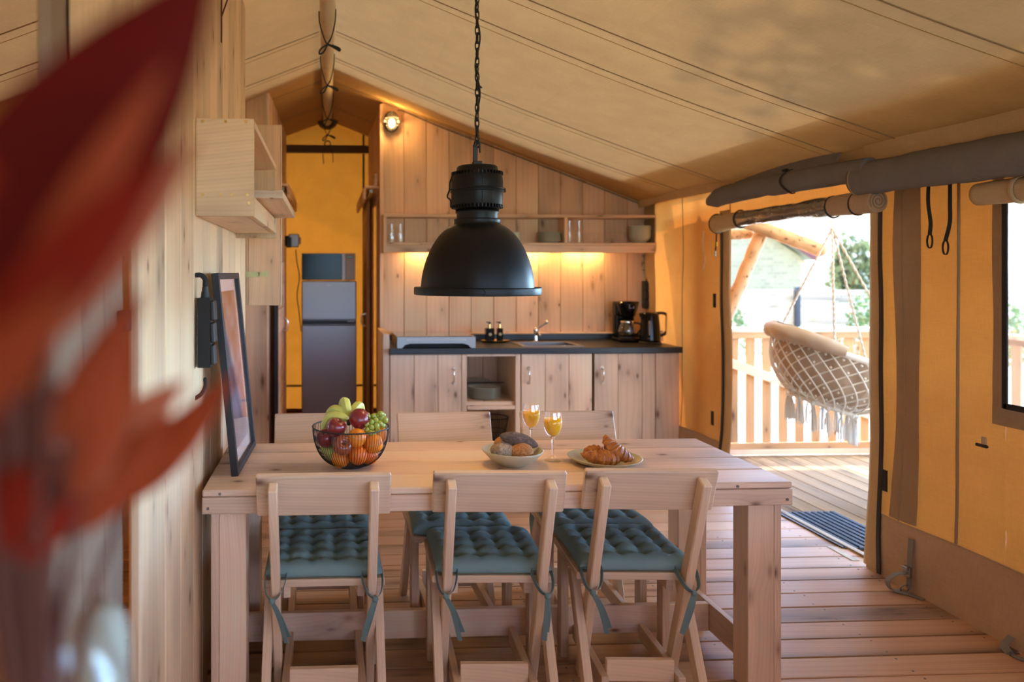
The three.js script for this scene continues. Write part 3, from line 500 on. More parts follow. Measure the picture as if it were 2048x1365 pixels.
{
  const t = thing('kitchen_worktop', 'black laminate kitchen worktop with low backsplash and pale edge strip', 'worktop', [0, 0, 5.7]);
  const W = (n, x0, x1, y0, y1, d0, d1, m) => part(n, at(rbox(x1 - x0, y1 - y0, d1 - d0, 0.003), (x0 + x1) / 2, (y0 + y1) / 2, (d0 + d1) / 2 - 5.7), m, t);
  // top with the sink cut out of it
  const o = [[0.478, 5.69], [2.752, 5.69], [2.752, 6.385], [0.478, 6.385]].map(([x, d]) => [x, d - 5.7]), hole = [[1.545, 5.80], [1.98, 5.80], [1.98, 6.13], [1.545, 6.13]].map(([x, d]) => [x, d - 5.7]);
  const g = shapeGeo(o, 0.04, 0.002, [hole]); g.rotateX(-Math.PI / 2); part('worktop', g.translate(0, 0.876, 0), M.worktop, t);
  W('backsplash', 0.478, 2.69, 0.921, 0.968, 6.36, 6.385, M.worktop);
  part('edge_strip', at(board(2.23, 0.014, 0.03, { grain: 'x' }), 1.59, 0.976, 6.372 - 5.7), M.kit[1], t);
  W('side_splash', 2.676, 2.698, 0.921, 0.968, 6.02, 6.37, M.worktop);
}
{ // sink and tap
  const t = thing('kitchen_sink', 'stainless steel inset sink basin in the black worktop', 'sink', [1.762, 0.918, 5.965]);
  const rim = shapeGeo([[-0.245, -0.19], [0.245, -0.19], [0.245, 0.19], [-0.245, 0.19]], 0.003, 0.002, [[[-0.205, -0.15], [0.205, -0.15], [0.205, 0.15], [-0.205, 0.15]]]); rim.rotateX(-Math.PI / 2); part('rim', rim.translate(0, 0.001, 0), M.steel, t);
  const W = 0.205, D = 0.15, H = 0.14; part('basin', mg([sheet((u, v) => [-W + 2 * W * u, -H, -D + 2 * D * v], 4, 4), sheet((u, v) => [-W, -H * v, -D + 2 * D * u], 4, 2), sheet((u, v) => [W, -H * v, -D + 2 * D * u], 4, 2), sheet((u, v) => [-W + 2 * W * u, -H * v, -D], 4, 2), sheet((u, v) => [-W + 2 * W * u, -H * v, D], 4, 2)]), Object.assign(M.steel.clone(), { side: THREE.DoubleSide }), t);
  part('drain', at(new THREE.CylinderGeometry(0.03, 0.03, 0.004, 20), 0, -H + 0.004, 0), M.chrome, t);
  const f = thing('tap', 'chrome mixer tap with raised lever over the sink', 'tap', [1.745, 0.918, 6.21]);
  part('body', lathe([[0, 0], [0.026, 0], [0.026, 0.006], [0.019, 0.012], [0.018, 0.085], [0.021, 0.09], [0.021, 0.108], [0.014, 0.118], [0, 0.12]], 24), M.chrome, f);
  part('spout', tube([V(0, 0.06, -0.01), V(0.0, 0.085, -0.05), V(0.0, 0.082, -0.11), V(0, 0.066, -0.125)], 0.010, { n: 24, k: 10 }), M.chrome, f);
  part('lever', mg([rod(V(0.006, 0.11, 0), V(0.062, 0.150, -0.03), 0.011, 12, 0.009), rod(V(0.062, 0.150, -0.03), V(0.080, 0.166, -0.035), 0.010, 12, 0.016), at(new THREE.SphereGeometry(0.016, 12, 8), 0.08, 0.166, -0.035)]), M.chrome, f);
}
{ // gas hob with its lid down
  const t = thing('gas_hob', 'stainless steel gas hob with closed glossy lid and cut-out front', 'hob', [0.835, 0.918, 5.72]);
  const w = 0.302; const front = shapeGeo([[-w, 0], [-w, 0.085], [w, 0.085], [w, 0], [w - 0.035, 0], [w - 0.06, 0.026], [w - 0.10, 0.036], [-w + 0.10, 0.036], [-w + 0.06, 0.026], [-w + 0.035, 0]], 0.004, 0.001);
  part('front_panel', front, M.steel, t); part('front_groove', at(rbox(0.46, 0.010, 0.002, 0.001), 0, 0.064, -0.005), M.silver, t);
  part('lid', at(rbox(2 * w, 0.008, 0.50, 0.003), 0.0, 0.087, 0.25), phys(0.10, 0.095, 0.09, { roughness: 0.06, metalness: 0.6, clearcoat: 1, clearcoatRoughness: 0.03 }), t);
  for (const s of [-1, 1]) part('side_panel', at(rbox(0.004, 0.082, 0.50, 0.001), s * (w - 0.002), 0.041, 0.25), M.steel, t);
  part('burner_box', at(rbox(0.56, 0.028, 0.44, 0.004), 0, 0.014, 0.26), M.blackMatt, t);
}
{ // tray and two soap bottles
  const t = thing('brass_tray', 'small oval brass tray under the two black bottles', 'tray', [1.392, 0.918, 6.17]);
  const g = lathe([[0, 0], [0.09, 0], [0.118, 0.010], [0.124, 0.018], [0.120, 0.018], [0.108, 0.010], [0.088, 0.005], [0, 0.005]], 40).scale(1, 1, 0.6); part('dish', g, M.brass, t);
  const bottle = (x, d, w, label) => {
    const b = thing('soap_bottle', label, 'bottle', [x, 0.924, d], 'black bottles on the brass tray');
    part('bottle', at(rbox(w, 0.112, w * 0.8, 0.005), 0, 0.056, 0), M.glossBlack, b); part('collar', mg([at(new THREE.CylinderGeometry(0.011, 0.013, 0.036, 16), 0, 0.130, 0)]), M.brass, b);
    part('cap', mg([at(new THREE.CylinderGeometry(0.009, 0.009, 0.012, 14), 0, 0.154, 0), at(rbox(0.036, 0.008, 0.014, 0.003), -0.010, 0.161, 0)]), M.black, b);
    part('label_disc', mg([at(new THREE.CylinderGeometry(0.012, 0.012, 0.0015, 20), 0, 0.062, -w * 0.4 - 0.0006, Math.PI / 2)]), std(0.75, 0.62, 0.36, 0.5), b); part('label_mark', at(new THREE.TorusGeometry(0.006, 0.0012, 6, 18), 0, 0.062, -w * 0.4 - 0.0018), M.black, b);
  };
  bottle(1.345, 6.17, 0.072, 'wider black bottle with gold collar on the brass tray'); bottle(1.430, 6.17, 0.048, 'narrower black bottle with gold collar on the brass tray');
}
{ // coffee maker
  const t = thing('coffee_maker', 'black filter coffee maker with glass jug in the kitchen corner', 'coffee maker', [2.515, 0.918, 6.19]);
  part('base', at(rbox(0.19, 0.035, 0.22, 0.014, 4), 0, 0.0175, 0), M.glossBlack, t); part('hotplate', at(new THREE.CylinderGeometry(0.066, 0.068, 0.008, 32), -0.005, 0.039, -0.02), M.black, t);
  part('column', at(rbox(0.17, 0.28, 0.075, 0.02, 4), 0, 0.17, 0.075), M.glossBlack, t); 
  part('filter_head', mg([at(lathe([[0, 0], [0.060, 0], [0.074, 0.045], [0.088, 0.10], [0.090, 0.125], [0, 0.13]], 36), 0, 0.212, -0.015), at(rbox(0.176, 0.12, 0.10, 0.02, 4), 0, 0.276, 0.06)]), M.glossBlack, t);
  part('front_mark', mg([at(new THREE.BoxGeometry(0.036, 0.0025, 0.002), 0.0, 0.285, -0.1), at(new THREE.BoxGeometry(0.0025, 0.035, 0.002), -0.018, 0.30, -0.1), at(new THREE.BoxGeometry(0.0025, 0.02, 0.002), 0.018, 0.292, -0.1)]), M.silver, t);
  const jug = part('glass_jug', lathe([[0.05, 0], [0.068, 0.012], [0.073, 0.05], [0.064, 0.09], [0.05, 0.115], [0.052, 0.125], [0.05, 0.125], [0.048, 0.116], [0.062, 0.09], [0.071, 0.05], [0.066, 0.013], [0.05, 0.003]], 36).translate(-0.005, 0.044, 0.02), M.glass, t);
  part('jug_band', at(lathe([[0.0525, 0], [0.056, 0.004], [0.054, 0.016], [0.0525, 0.016]], 32), -0.005, 0.158, -0.02), M.chrome, jug); part('jug_lid', at(lathe([[0, 0], [0.05, 0], [0.05, 0.012], [0.03, 0.018], [0, 0.018]], 28), -0.005, 0.166, -0.02), M.black, jug);
  part('coffee', at(lathe([[0, 0], [0.064, 0.004], [0.068, 0.018], [0, 0.018]], 28), -0.005, 0.05, -0.02), std(0.05, 0.02, 0.008, 0.2), jug);
  part('jug_marks', mg(Array.from({ length: 5 }, (_, i) => at(new THREE.BoxGeometry(i % 2 ? 0.012 : 0.018, 0.002, 0.002), -0.012, 0.07 + i * 0.012, -0.0945))), M.white, jug);
  part('jug_handle', tube([V(0.045, 0.16, -0.03), V(0.088, 0.15, -0.06), V(0.094, 0.11, -0.065), V(0.07, 0.07, -0.05)], 0.008, { n: 24, k: 8 }), M.black, jug);
}
{ // kettle
  const t = thing('kettle', 'glossy black electric kettle with water gauge beside the coffee maker', 'kettle', [2.640, 0.918, 6.02]);
  part('base', lathe([[0, 0], [0.088, 0], [0.09, 0.008], [0.08, 0.018], [0, 0.018]], 36), M.black, t);
  part('body', lathe([[0, 0.018], [0.082, 0.018], [0.084, 0.03], [0.076, 0.15], [0.068, 0.235], [0.064, 0.247], [0.05, 0.252], [0, 0.255]], 40), M.glossBlack, t);
  part('spout', at(rbox(0.03, 0.05, 0.04, 0.01), -0.072, 0.225, -0.01, 0, 0, 0.4), M.glossBlack, t);
  part('handle', tube([V(0.045, 0.246, 0), V(0.11, 0.246, 0), V(0.145, 0.22, 0), V(0.148, 0.12, 0), V(0.12, 0.075, 0), V(0.078, 0.06, 0)], 0.012, { n: 40, k: 10 }), M.black, t);
  part('water_gauge', at(rbox(0.016, 0.115, 0.006, 0.003), -0.034, 0.13, -0.070, -0.06, 0.45), std(0.30, 0.29, 0.27, 0.3), t);
  part('gauge_marks', mg(Array.from({ length: 6 }, (_, i) => at(new THREE.BoxGeometry(0.008, 0.0018, 0.002), -0.0345, 0.085 + i * 0.017, -0.0745, 0, 0.45))), M.white, t);
  part('maker_mark', mg([0, 1, 2, 3, 4].map((i) => at(new THREE.BoxGeometry(0.0045, 0.006, 0.002), -0.045 + i * 0.0065, 0.045, -0.0715 - i * 0.0025, 0, 0.5 - i * 0.06))), M.silver, t);
}
function socketBox(label, p, turn, n) { // black weatherproof sockets with flip lids, cable glands above and below
  const t = thing('socket_box', label, 'socket', p, undefined, turn);
  part('housing', at(rbox(0.062, 0.075 * n + 0.012, 0.045, 0.004), 0, 0, 0), M.blackMatt, t);
  for (let i = 0; i < n; i++) part('flip_lid', at(rbox(0.064, 0.068, 0.014, 0.005), 0.0, (i - (n - 1) / 2) * 0.075, -0.029, -0.06), M.black, t);
  part('cable_gland', mg([at(new THREE.CylinderGeometry(0.013, 0.016, 0.022, 12), 0, 0.0375 * n + 0.016, 0), at(new THREE.CylinderGeometry(0.010, 0.012, 0.018, 6), 0, 0.0375 * n + 0.034, 0)]), M.black, t);
  return t;
}
socketBox('black triple socket column on the plank wall above the kettle', [2.772, 1.305, 6.365], 0, 3).scale.set(1.4, 1, 1.15);
{
  const t = thing('wall_cable', 'pale cable pinned to the wall beneath the shelf end', 'cable', [2.745, 1.55, 6.39]);
  part('cable', tube([V(0, 0.12, 0), V(0.002, 0.06, 0), V(-0.005, 0.0, 0), V(0.012, -0.10, 0)], 0.005, { n: 20, k: 6 }), M.white, t); part('clips', mg([0.09, 0.03, -0.03].map((y) => at(rbox(0.015, 0.006, 0.014, 0.001), -0.001, y, 0))), M.black, t);
  solo('wall_cable', tube([V(2.80, 2.06, 6.385), V(2.81, 2.0, 6.39), V(2.798, 1.70, 6.392), V(2.79, 1.55, 6.392), V(2.785, 1.43, 6.38)], 0.005, { n: 40, k: 6 }), M.black, 'black cable running down behind the shelf end to the sockets', 'cable');
  solo('wall_cable', tube([V(0.60, 2.885, 6.392), V(0.64, 2.882, 6.39), V(1.0, 2.735, 6.392), V(1.6, 2.515, 6.392), V(2.2, 2.29, 6.392), V(2.7, 2.10, 6.392), V(2.80, 2.06, 6.385)], 0.004, { n: 60, k: 6 }), M.black, 'black cable along the sloping top of the plank wall', 'cable');
}
// wall shelf and what stands on it
const SF = 6.2;
{
  const t = thing('wall_shelf', 'long pine box shelf with divider on the kitchen plank wall', 'shelf', [0, 0, SF]);
  const B = (n, x0, x1, y0, y1, d0, d1, m) => part(n, at(board(x1 - x0, y1 - y0, d1 - d0), (x0 + x1) / 2, (y0 + y1) / 2, (d0 + d1) / 2 - SF), m, t);
  B('top', 0.463, 2.788, 1.960, 1.985, SF, 6.398, M.kit[0]); B('shelf_board', 0.490, 2.806, 1.727, 1.748, SF - 0.012, 6.398, M.kit[2]); B('front_lip', 0.463, 2.780, 1.664, 1.726, SF + 0.004, SF + 0.026, M.kit[1]);
  B('end_panel', 0.463, 0.490, 1.664, 1.959, SF + 0.002, 6.398, M.kit[2]); B('end_panel', 2.762, 2.788, 1.749, 1.959, SF + 0.002, 6.398, M.kit[0]); B('divider', 1.988, 2.014, 1.749, 1.959, SF + 0.004, 6.398, M.kit[1]);
  part('top_batten', at(board(0.24, 0.008, 0.05), 0.63, 1.989, 0.08), M.kit[2], t);
}
{ // LED bars under the shelf behind the lip, which light the wall
  const bar = (x, w, label) => {
    const t = thing('led_bar', label, 'lamp', [x, 1.718, 6.335], 'light bars under the shelf');
    part('channel', at(rbox(w, 0.012, 0.02, 0.002), 0, 0.003, 0), M.silver, t);
    part('lit_strip', at(new THREE.BoxGeometry(w - 0.01, 0.004, 0.012), 0, -0.005, 0), std(1, 0.8, 0.5, 0.5, 0, { emissive: lin(1, 0.66, 0.24), emissiveIntensity: 4 }), t);
    const l = new THREE.RectAreaLight(lin(1, 0.60, 0.20), 70, w - 0.01, 0.012); l.position.set(0, -0.009, 0); l.rotation.x = -Math.PI / 2; t.add(l);
  };
  bar(0.80, 0.24, 'short lit bar under the shelf, near the gas hob end'); bar(1.75, 0.30, 'short lit bar under the shelf, above the sink'); bar(2.20, 0.34, 'short lit bar under the shelf, toward the coffee maker');
}
function glassware(name, prof, label, cat, p, group, flip) { const m = solo(name, lathe(prof, 28), M.glass, label, cat, group); m.position.set(p[0], p[1], -p[2]); return m; }
const tumbler = (r0, r1, h) => [[0.001, 0], [r0, 0], [r0 + 0.001, 0.004], [r1, h], [r1 - 0.0018, h], [r0 - 0.001, 0.010], [0.001, 0.009]];
{
  const SY = 1.7495, G = 'glasses stacked at the shelf end', g0 = glassware('drinking_glass', tumbler(0.027, 0.031, 0.078), 'lower front glass of the stacks by the end panel above the hob', 'glass', [0.535, SY, 6.26], G);
  const W = ['lower', 'upper'];
  for (const [i, j, k] of [[1, 0, 0], [0, 1, 0], [1, 1, 0], [0, 0, 1], [1, 0, 1]]) dup(g0, [0.535 + i * 0.072, SY + k * 0.0785, 6.26 + j * 0.075], `${W[k]} ${j ? 'rear' : 'front'} glass, ${i ? 'second' : 'first'} stack from the shelf end above the hob`);
  g0.userData.label = 'lower front glass, first stack from the shelf end above the hob';
  const wine = [[0.001, 0.16], [0.0315, 0.16], [0.032, 0.158], [0.005, 0.150], [0.0035, 0.145], [0.0035, 0.085], [0.018, 0.072], [0.031, 0.045], [0.030, 0.015], [0.027, 0], [0.0255, 0], [0.0285, 0.015], [0.0295, 0.045], [0.017, 0.070], [0.001, 0.077]].reverse();
  const w0 = glassware('wine_glass', wine.slice().reverse(), 'upside-down wine glass, first from the hob end of the shelf', 'glass', [0.958, SY, 6.28], 'wine glasses on the shelf');
  dup(w0, [1.036, SY, 6.28], 'upside-down wine glass, second from the hob end of the shelf');
  const mug = (x, d, label) => { const t = thing('mug', label, 'mug', [x, SY, d], 'mugs on the shelf'); part('cup', lathe([[0.001, 0], [0.034, 0], [0.037, 0.006], [0.040, 0.088], [0.0375, 0.088], [0.034, 0.008], [0.001, 0.006]], 32), M.sage, t); part('handle', tube([V(-0.036, 0.068, 0), V(-0.060, 0.064, 0), V(-0.064, 0.040, 0), V(-0.036, 0.024, 0)], 0.0055, { n: 24, k: 8 }), M.sageIn, t); return t; };
  mug(1.592, 6.27, 'sage green mug standing clear of the lampshade on the shelf'); mug(1.47, 6.30, 'sage green mug half hidden behind the lampshade');
  const plateG = (r) => lathe([[0.001, 0], [r * 0.55, 0], [r * 0.62, 0.003], [r * 0.97, 0.016], [r, 0.019], [r * 0.985, 0.021], [r * 0.6, 0.0065], [0.001, 0.004]], 44);
  const stack = (name, geo, mat, what, cat, x, y, d, n, step, where, group) => { const base = solo(name, geo, mat, 'x', cat, group); base.position.set(x, y, -d); base.userData.label = `${what}, ${n === 1 ? '' : 'lowest of '}${where}`; for (let i = 1; i < n; i++) dup(base, [x + (rnd() - 0.5) * 0.004, y + i * step, d + (rnd() - 0.5) * 0.004], `${what}, ${ORD[n - 1 - i]}${i === n - 1 ? '' : ' from the top'} of ${where}`); };
  stack('plate', plateG(0.1), M.sage, 'sage green plate', 'plate', 1.882, SY, 6.29, 8, 0.0098, 'the stack of eight beside the shelf divider', 'plates on the wall shelf');
  stack('bowl', lathe([[0.001, 0], [0.045, 0], [0.05, 0.004], [0.082, 0.032], [0.094, 0.062], [0.092, 0.062], [0.079, 0.033], [0.047, 0.007], [0.001, 0.005]], 44), M.sage, 'sage green bowl', 'bowl', 2.670, SY, 6.29, 9, 0.0105, 'the bowl stack at the shelf end', 'bowls on the wall shelf');
  const t0 = glassware('tall_glass', tumbler(0.026, 0.031, 0.094), 'lower tall glass of the stack touching the divider', 'glass', [2.048, SY, 6.27], 'tall glasses by the divider');
  dup(t0, [2.048, SY + 0.092, 6.27], 'upper tall glass of the stack touching the divider'); dup(t0, [2.131, SY, 6.27], 'lower tall glass of the second stack from the divider'); dup(t0, [2.131, SY + 0.092, 6.27], 'upper tall glass of the second stack from the divider');
  const flip = tumbler(0.036, 0.030, 0.098).map(([r, y]) => [r, 0.098 - y]).reverse();
  const s0 = glassware('tumbler', [[0.038, 0], [0.0365, 0], [0.029, 0.088], [0.001, 0.089], [0.001, 0.098], [0.030, 0.098]], 'short upside-down tumbler, nearest the tall glasses', 'glass', [2.235, SY, 6.26], 'tumblers on the shelf');
  for (let i = 1; i < 4; i++) dup(s0, [2.235 + i * 0.085, SY, 6.26], `short upside-down tumbler, ${ORD[i]} from the tall glasses`);
  dup(s0, [2.20, SY, 6.34], 'short upside-down tumbler in the rear row behind the tumblers');
  // dinner plates in the open bay, wire basket below
  stack('plate', plateG(0.134), M.sageIn, 'sage dinner plate', 'plate', 1.247, 0.498, 5.92, 8, 0.0105, 'the stack in the open kitchen bay', 'plates in the open bay');
  stack('plate', plateG(0.134), M.sageIn, 'sage dinner plate', 'plate', 1.222, 0.498, 6.20, 9, 0.0105, 'the rear stack in the open kitchen bay', 'plates in the rear of the bay');
  solo('rod', rod(V(1.08, 0.60, 6.06), V(1.44, 0.60, 6.06), 0.004), M.black, 'thin black rod across the open bay behind the plates', 'rod');
  const wb = thing('wire_basket', 'black wire basket in the lower compartment of the kitchen bay', 'basket', [1.33, 0.126, 5.95]);
  for (const [r, y, k] of [[0.115, 0.215, 0.004], [0.095, 0.11, 0.002], [0.07, 0.005, 0.003]]) part('hoop', at(new THREE.TorusGeometry(r, k, 6, 48), 0, y, 0, Math.PI / 2), M.black, wb);
  for (let i = 0; i < 36; i++) { const a = i / 36 * 6.283; part('wire', tube([new THREE.Vector3(Math.cos(a) * 0.07, 0.005, Math.sin(a) * 0.07), new THREE.Vector3(Math.cos(a) * 0.096, 0.11, Math.sin(a) * 0.096), new THREE.Vector3(Math.cos(a) * 0.115, 0.215, Math.sin(a) * 0.115)], 0.0016, { n: 8, k: 4 }), M.black, wb); }
}
{ // bulkhead lamp
  const t = thing('bulkhead_lamp', 'lit oval caged bulkhead lamp high on the plank wall', 'lamp', [0.545, 2.785, 6.36]);
  part('back_plate', at(new THREE.CapsuleGeometry(0.058, 0.065, 8, 24).scale(1, 1, 0.35), 0, 0, 0.01), M.blackMatt, t);
  part('glass_cover', at(new THREE.CapsuleGeometry(0.046, 0.062, 8, 24).scale(1, 1, 0.9), 0, 0, -0.015), phys(1, 0.97, 0.9, { transmission: 1, thickness: 0, roughness: 0.05 }), t);
  part('bulb', at(new THREE.SphereGeometry(0.026, 20, 14).scale(1, 1.5, 1), 0, -0.02, -0.02), std(1, 0.9, 0.7, 0.4, 0, { emissive: lin(1, 0.72, 0.34), emissiveIntensity: 9 }), t);
  part('cage', mg([at(new THREE.TorusGeometry(0.052, 0.004, 8, 30), 0, 0.025, -0.02, Math.PI / 2), at(new THREE.TorusGeometry(0.052, 0.004, 8, 30), 0, -0.035, -0.02, Math.PI / 2), tube([V(0, 0.085, 0), V(0, 0.07, -0.045), V(0, 0, -0.062), V(0, -0.07, -0.045), V(0, -0.085, 0)], 0.004, { n: 30, k: 6 })]), M.silver, t);
  part('lugs', mg([-1, 1].map((s) => at(rbox(0.018, 0.022, 0.014, 0.004), s * 0.06, 0, -0.004))), M.silver, t);
  const l = new THREE.PointLight(lin(1, 0.62, 0.22), 0.2); l.position.set(0, -0.02, 0.02); l.castShadow = true; l.shadow.radius = 1.2; t.add(l);
}
{ // sliding door rails: pelmet boards both sides of the corridor, doors, handles
  const mk = (s, label) => {
    const t = thing('door_pelmet', label, 'pelmet', [s * 0.33, 2.2, 6.4]);
    part('face_board', at(board(0.022, 0.10, 1.5, { grain: 'z' }), s * (s > 0 ? -0.01 : 0), -0.02, s > 0 ? 0.83 : 0.7), s > 0 ? M.kit[0] : M.kit[2], t); part('top_board', at(board(0.12, 0.02, 1.5, { grain: 'z' }), s * 0.055, 0.04, s > 0 ? 0.83 : 0.7), M.kit[1], t);
    part('wall_batten', at(board(0.022, 0.10, 0.3, { grain: 'z' }), s * 0.085, 0.10, s > 0 ? 0.2 : 0.2), M.pale[0], t);
    part('track', at(rbox(0.03, 0.03, 1.4, 0.003), s * 0.05, 0.01, s > 0 ? 0.85 : 0.7), M.silver, t);
  };
  mk(1, 'boxed pelmet over the sliding door on the kitchen side of the corridor'); mk(-1, 'boxed pelmet over the sliding door opposite the kitchen side');
  const slide = (x, d0, n, h, mat, hx, hd, label, edge) => {
    const t = thing('sliding_door', label, 'door', [x, 0.02, d0]), L = n * 0.13;
    for (let i = 0; i < 11; i++) part('plank', at(board(0.026, h / 11 - 0.003, L, { grain: 'z', c: 0.003 }), 0, (i + 0.5) * h / 11, L / 2), mat[i % mat.length], t);
    part('edge_trim', at(board(0.03, h, 0.03, { grain: 'y' }), 0, h / 2, -0.015), edge, t);
    part('handle', tube([V(hx * 0.014, 1.06, hd), V(hx * 0.05, 1.045, hd), V(hx * 0.058, 1.0, hd), V(hx * 0.05, 0.955, hd), V(hx * 0.014, 0.94, hd)], 0.007, { n: 30, k: 8 }).translate(0, 0.02, 0), M.chrome, t);
  };
  slide(0.385, 7.15, 6, 2.16, [M.brown], -1, 0.10, 'brown plank sliding door on the kitchen side of the corridor', M.brown);
  slide(-0.405, 6.0, 7, 2.16, [M.pale[0], M.pale[1]], 1, 0.62, 'pale plank sliding door opposite the kitchen side of the corridor', M.black);
}
{ // fridge and microwave
  const t = thing('fridge', 'grey two-door fridge freezer at the end of the corridor', 'fridge', [0.016, 0, 7.4]), w = 0.541;
  part('cabinet', at(rbox(w, 1.40, 0.55, 0.008), 0, 0.705, 0.33), M.fridge, t);
  part('freezer_door', at(rbox(w, 0.388, 0.05, 0.012, 4), 0, 1.222, 0.025), M.fridge, t); part('lower_door', at(rbox(w, 0.945, 0.05, 0.012, 4), 0, 0.508, 0.025), M.fridge, t);
  part('door_gap', at(rbox(w - 0.01, 0.034, 0.04, 0.003), 0, 1.004, 0.035), M.black, t); part('grip', at(rbox(0.07, 0.010, 0.012, 0.003), 0.215, 1.016, 0.004), M.silver, t);
  part('maker_mark', mg([0, 1, 2, 3].map((i) => at(new THREE.BoxGeometry(0.008, 0.007, 0.001), -0.02 + i * 0.012, 1.37, -0.0008))), M.silver, t); part('feet', mg([-1, 1].map((s) => at(new THREE.CylinderGeometry(0.02, 0.02, 0.03, 10), s * 0.2, 0.015, 0.1))), M.black, t);
  const m = thing('microwave', 'silver microwave with dark glass door on top of the fridge', 'microwave', [0.010, 1.4135, 7.42]), W = 0.53, H = 0.275;
  part('casing', at(rbox(W, H - 0.01, 0.36, 0.006), 0, H / 2 + 0.005, 0.19), M.silver, m); part('glass_door', at(rbox(0.395, H - 0.012, 0.014, 0.003), -0.066, H / 2 + 0.005, 0.004), M.darkGlass, m);
  part('door_strip', at(rbox(0.032, H - 0.014, 0.018, 0.003), 0.148, H / 2 + 0.005, 0.004), M.silver, m); const cp = part('control_panel', at(rbox(0.10, H - 0.014, 0.014, 0.003), 0.214, H / 2 + 0.005, 0.004), std(0.50, 0.44, 0.38, 0.5), m);
  part('display', at(new THREE.BoxGeometry(0.052, 0.026, 0.004), 0.214, 0.238, -0.004), M.black, cp); part('display_digits', mg([0, 1, 2, 3].map((i) => at(new THREE.BoxGeometry(0.006, 0.014, 0.002), 0.197 + i * 0.0115, 0.238, -0.0055))), std(0.1, 0.16, 0.14, 0.5, 0, { emissive: lin(0.3, 0.6, 0.5), emissiveIntensity: 0.12 }), cp);
  for (let r = 0; r < 7; r++) for (let c = 0; c < 3; c++) part('button', at(rbox(0.016, 0.007, 0.004, 0.001), 0.188 + c * 0.026, 0.198 - r * 0.025, -0.0035), M.fridge, cp);
  part('feet', mg([-1, 1].map((s) => at(new THREE.CylinderGeometry(0.015, 0.015, 0.006, 10), s * 0.2, 0.003, 0.1))), M.black, m);
  const s = thing('wall_socket', 'grey weatherproof socket with plug beside the microwave', 'socket', [-0.33, 1.81, 7.38]);
  part('housing', at(rbox(0.10, 0.13, 0.09, 0.01), 0, 0, 0.0), M.fridge, s); part('flap', at(rbox(0.02, 0.07, 0.06, 0.006), 0.058, 0.0, 0), M.brown, s); part('plug', at(rbox(0.05, 0.10, 0.05, 0.01), -0.045, -0.02, -0.06), M.black, s);
  part('bracket', at(rbox(0.09, 0.10, 0.02, 0.004), -0.085, 0, 0.03), M.blackMatt, s);
  solo('power_cable', tube([V(-0.31, 1.72, 7.37), V(-0.30, 1.60, 7.38), V(-0.275, 1.45, 7.4), V(-0.30, 1.28, 7.42), V(-0.285, 1.12, 7.5), V(-0.27, 0.9, 7.7)], 0.005, { n: 50, k: 6 }), M.black, 'black power cable hanging beside the fridge', 'cable');
}
socketBox('black triple socket box on the plank wall beside the picture frame', [-0.417, 1.295, 2.585], Math.PI / 2, 3);
solo('wall_cable', tube([V(-0.417, 1.135, 2.585), V(-0.417, 1.11, 2.585), V(-0.43, 1.085, 2.58), V(-0.452, 1.07, 2.575)], 0.007, { n: 20, k: 8 }), M.blackMatt, 'short black cable bending into the wall under the socket box', 'cable');
solo('wall_cable', tube([V(-0.417, 1.455, 2.585), V(-0.417, 1.475, 2.585), V(-0.43, 1.49, 2.58), V(-0.452, 1.49, 2.575)], 0.009, { n: 20, k: 8 }), M.blackMatt, 'short black cable bending into the wall above the socket box', 'cable');
// ------------------------------------------------------------------ table
const TY = 0.76;
{
  const x0 = -0.425, x1 = 1.640, d0 = 2.565, d1 = 3.265, t = thing('dining_table', 'long whitewashed plank dining table set with fruit and bread', 'table', [(x0 + x1) / 2, 0, (d0 + d1) / 2]), cx = (x0 + x1) / 2, cd = (d0 + d1) / 2;
  const B = (n, a, b, y0, y1, e, f, i = 0, o = {}) => part(n, at(board(b - a, y1 - y0, f - e, o), (a + b) / 2 - cx, (y0 + y1) / 2, (e + f) / 2 - cd), M.table[i % 2], t);
  const cut = [d0, 2.742, 2.920, 3.095, d1]; for (let i = 0; i < 4; i++) B('tabletop_plank', x0, x1, TY - 0.024, TY, cut[i] + 0.002, cut[i + 1] - 0.002, i, { c: 0.005 });
  B('apron', x0, x1, TY - 0.082, TY - 0.0255, d0 + 0.002, d0 + 0.03, 1); B('apron', x0, x1, TY - 0.082, TY - 0.0255, d1 - 0.03, d1 - 0.002, 0); B('apron', x1 - 0.03, x1, TY - 0.082, TY - 0.0255, d0 + 0.031, d1 - 0.031, 1); B('apron', x0, x0 + 0.03, TY - 0.082, TY - 0.0255, d0 + 0.031, d1 - 0.031, 0);
  for (const [a, b, s] of [[1.497, 1.620, 1], [-0.400, -0.280, -1]]) for (const [e, f] of [[2.60, 2.70], [3.13, 3.23]]) {
    const m = s > 0 ? b - 0.027 : a + 0.027; const L = new THREE.Group(); L.name = 'leg'; t.add(L);
    const Q = (p, q, r, u, i) => part('leg_board', at(board(q - p, TY - 0.083, u - r, { grain: 'y' }), (p + q) / 2 - cx, (TY - 0.083) / 2, (r + u) / 2 - cd), M.table[i], L);
    if (s > 0) { Q(a, m - 0.001, e, f, 0); Q(m, b, e + 0.001, f, 1); } else { Q(m + 0.001, b, e, f, 0); Q(a, m, e + 0.001, f, 1); }
  }
  for (const [a, b] of [[1.535, 1.562], [-0.35, -0.322]]) B('side_stretcher', a, b, 0.055, 0.165, 2.701, 3.129, 1, { grain: 'z' });
  B('long_stretcher', -0.321, 1.534, 0.055, 0.165, 2.945, 2.972, 0);
  part('screws', mg([[x0 + 0.02, TY - 0.062], [x1 - 0.02, TY - 0.062], [x0 + 0.06, TY - 0.013], [x0 + 0.19, TY - 0.013], [x1 - 0.2, TY - 0.013]].map(([x, y]) => at(new THREE.CylinderGeometry(0.005, 0.005, 0.004, 10), x - cx, y, d0 + 0.001 - cd, Math.PI / 2))), M.screw, t);
}
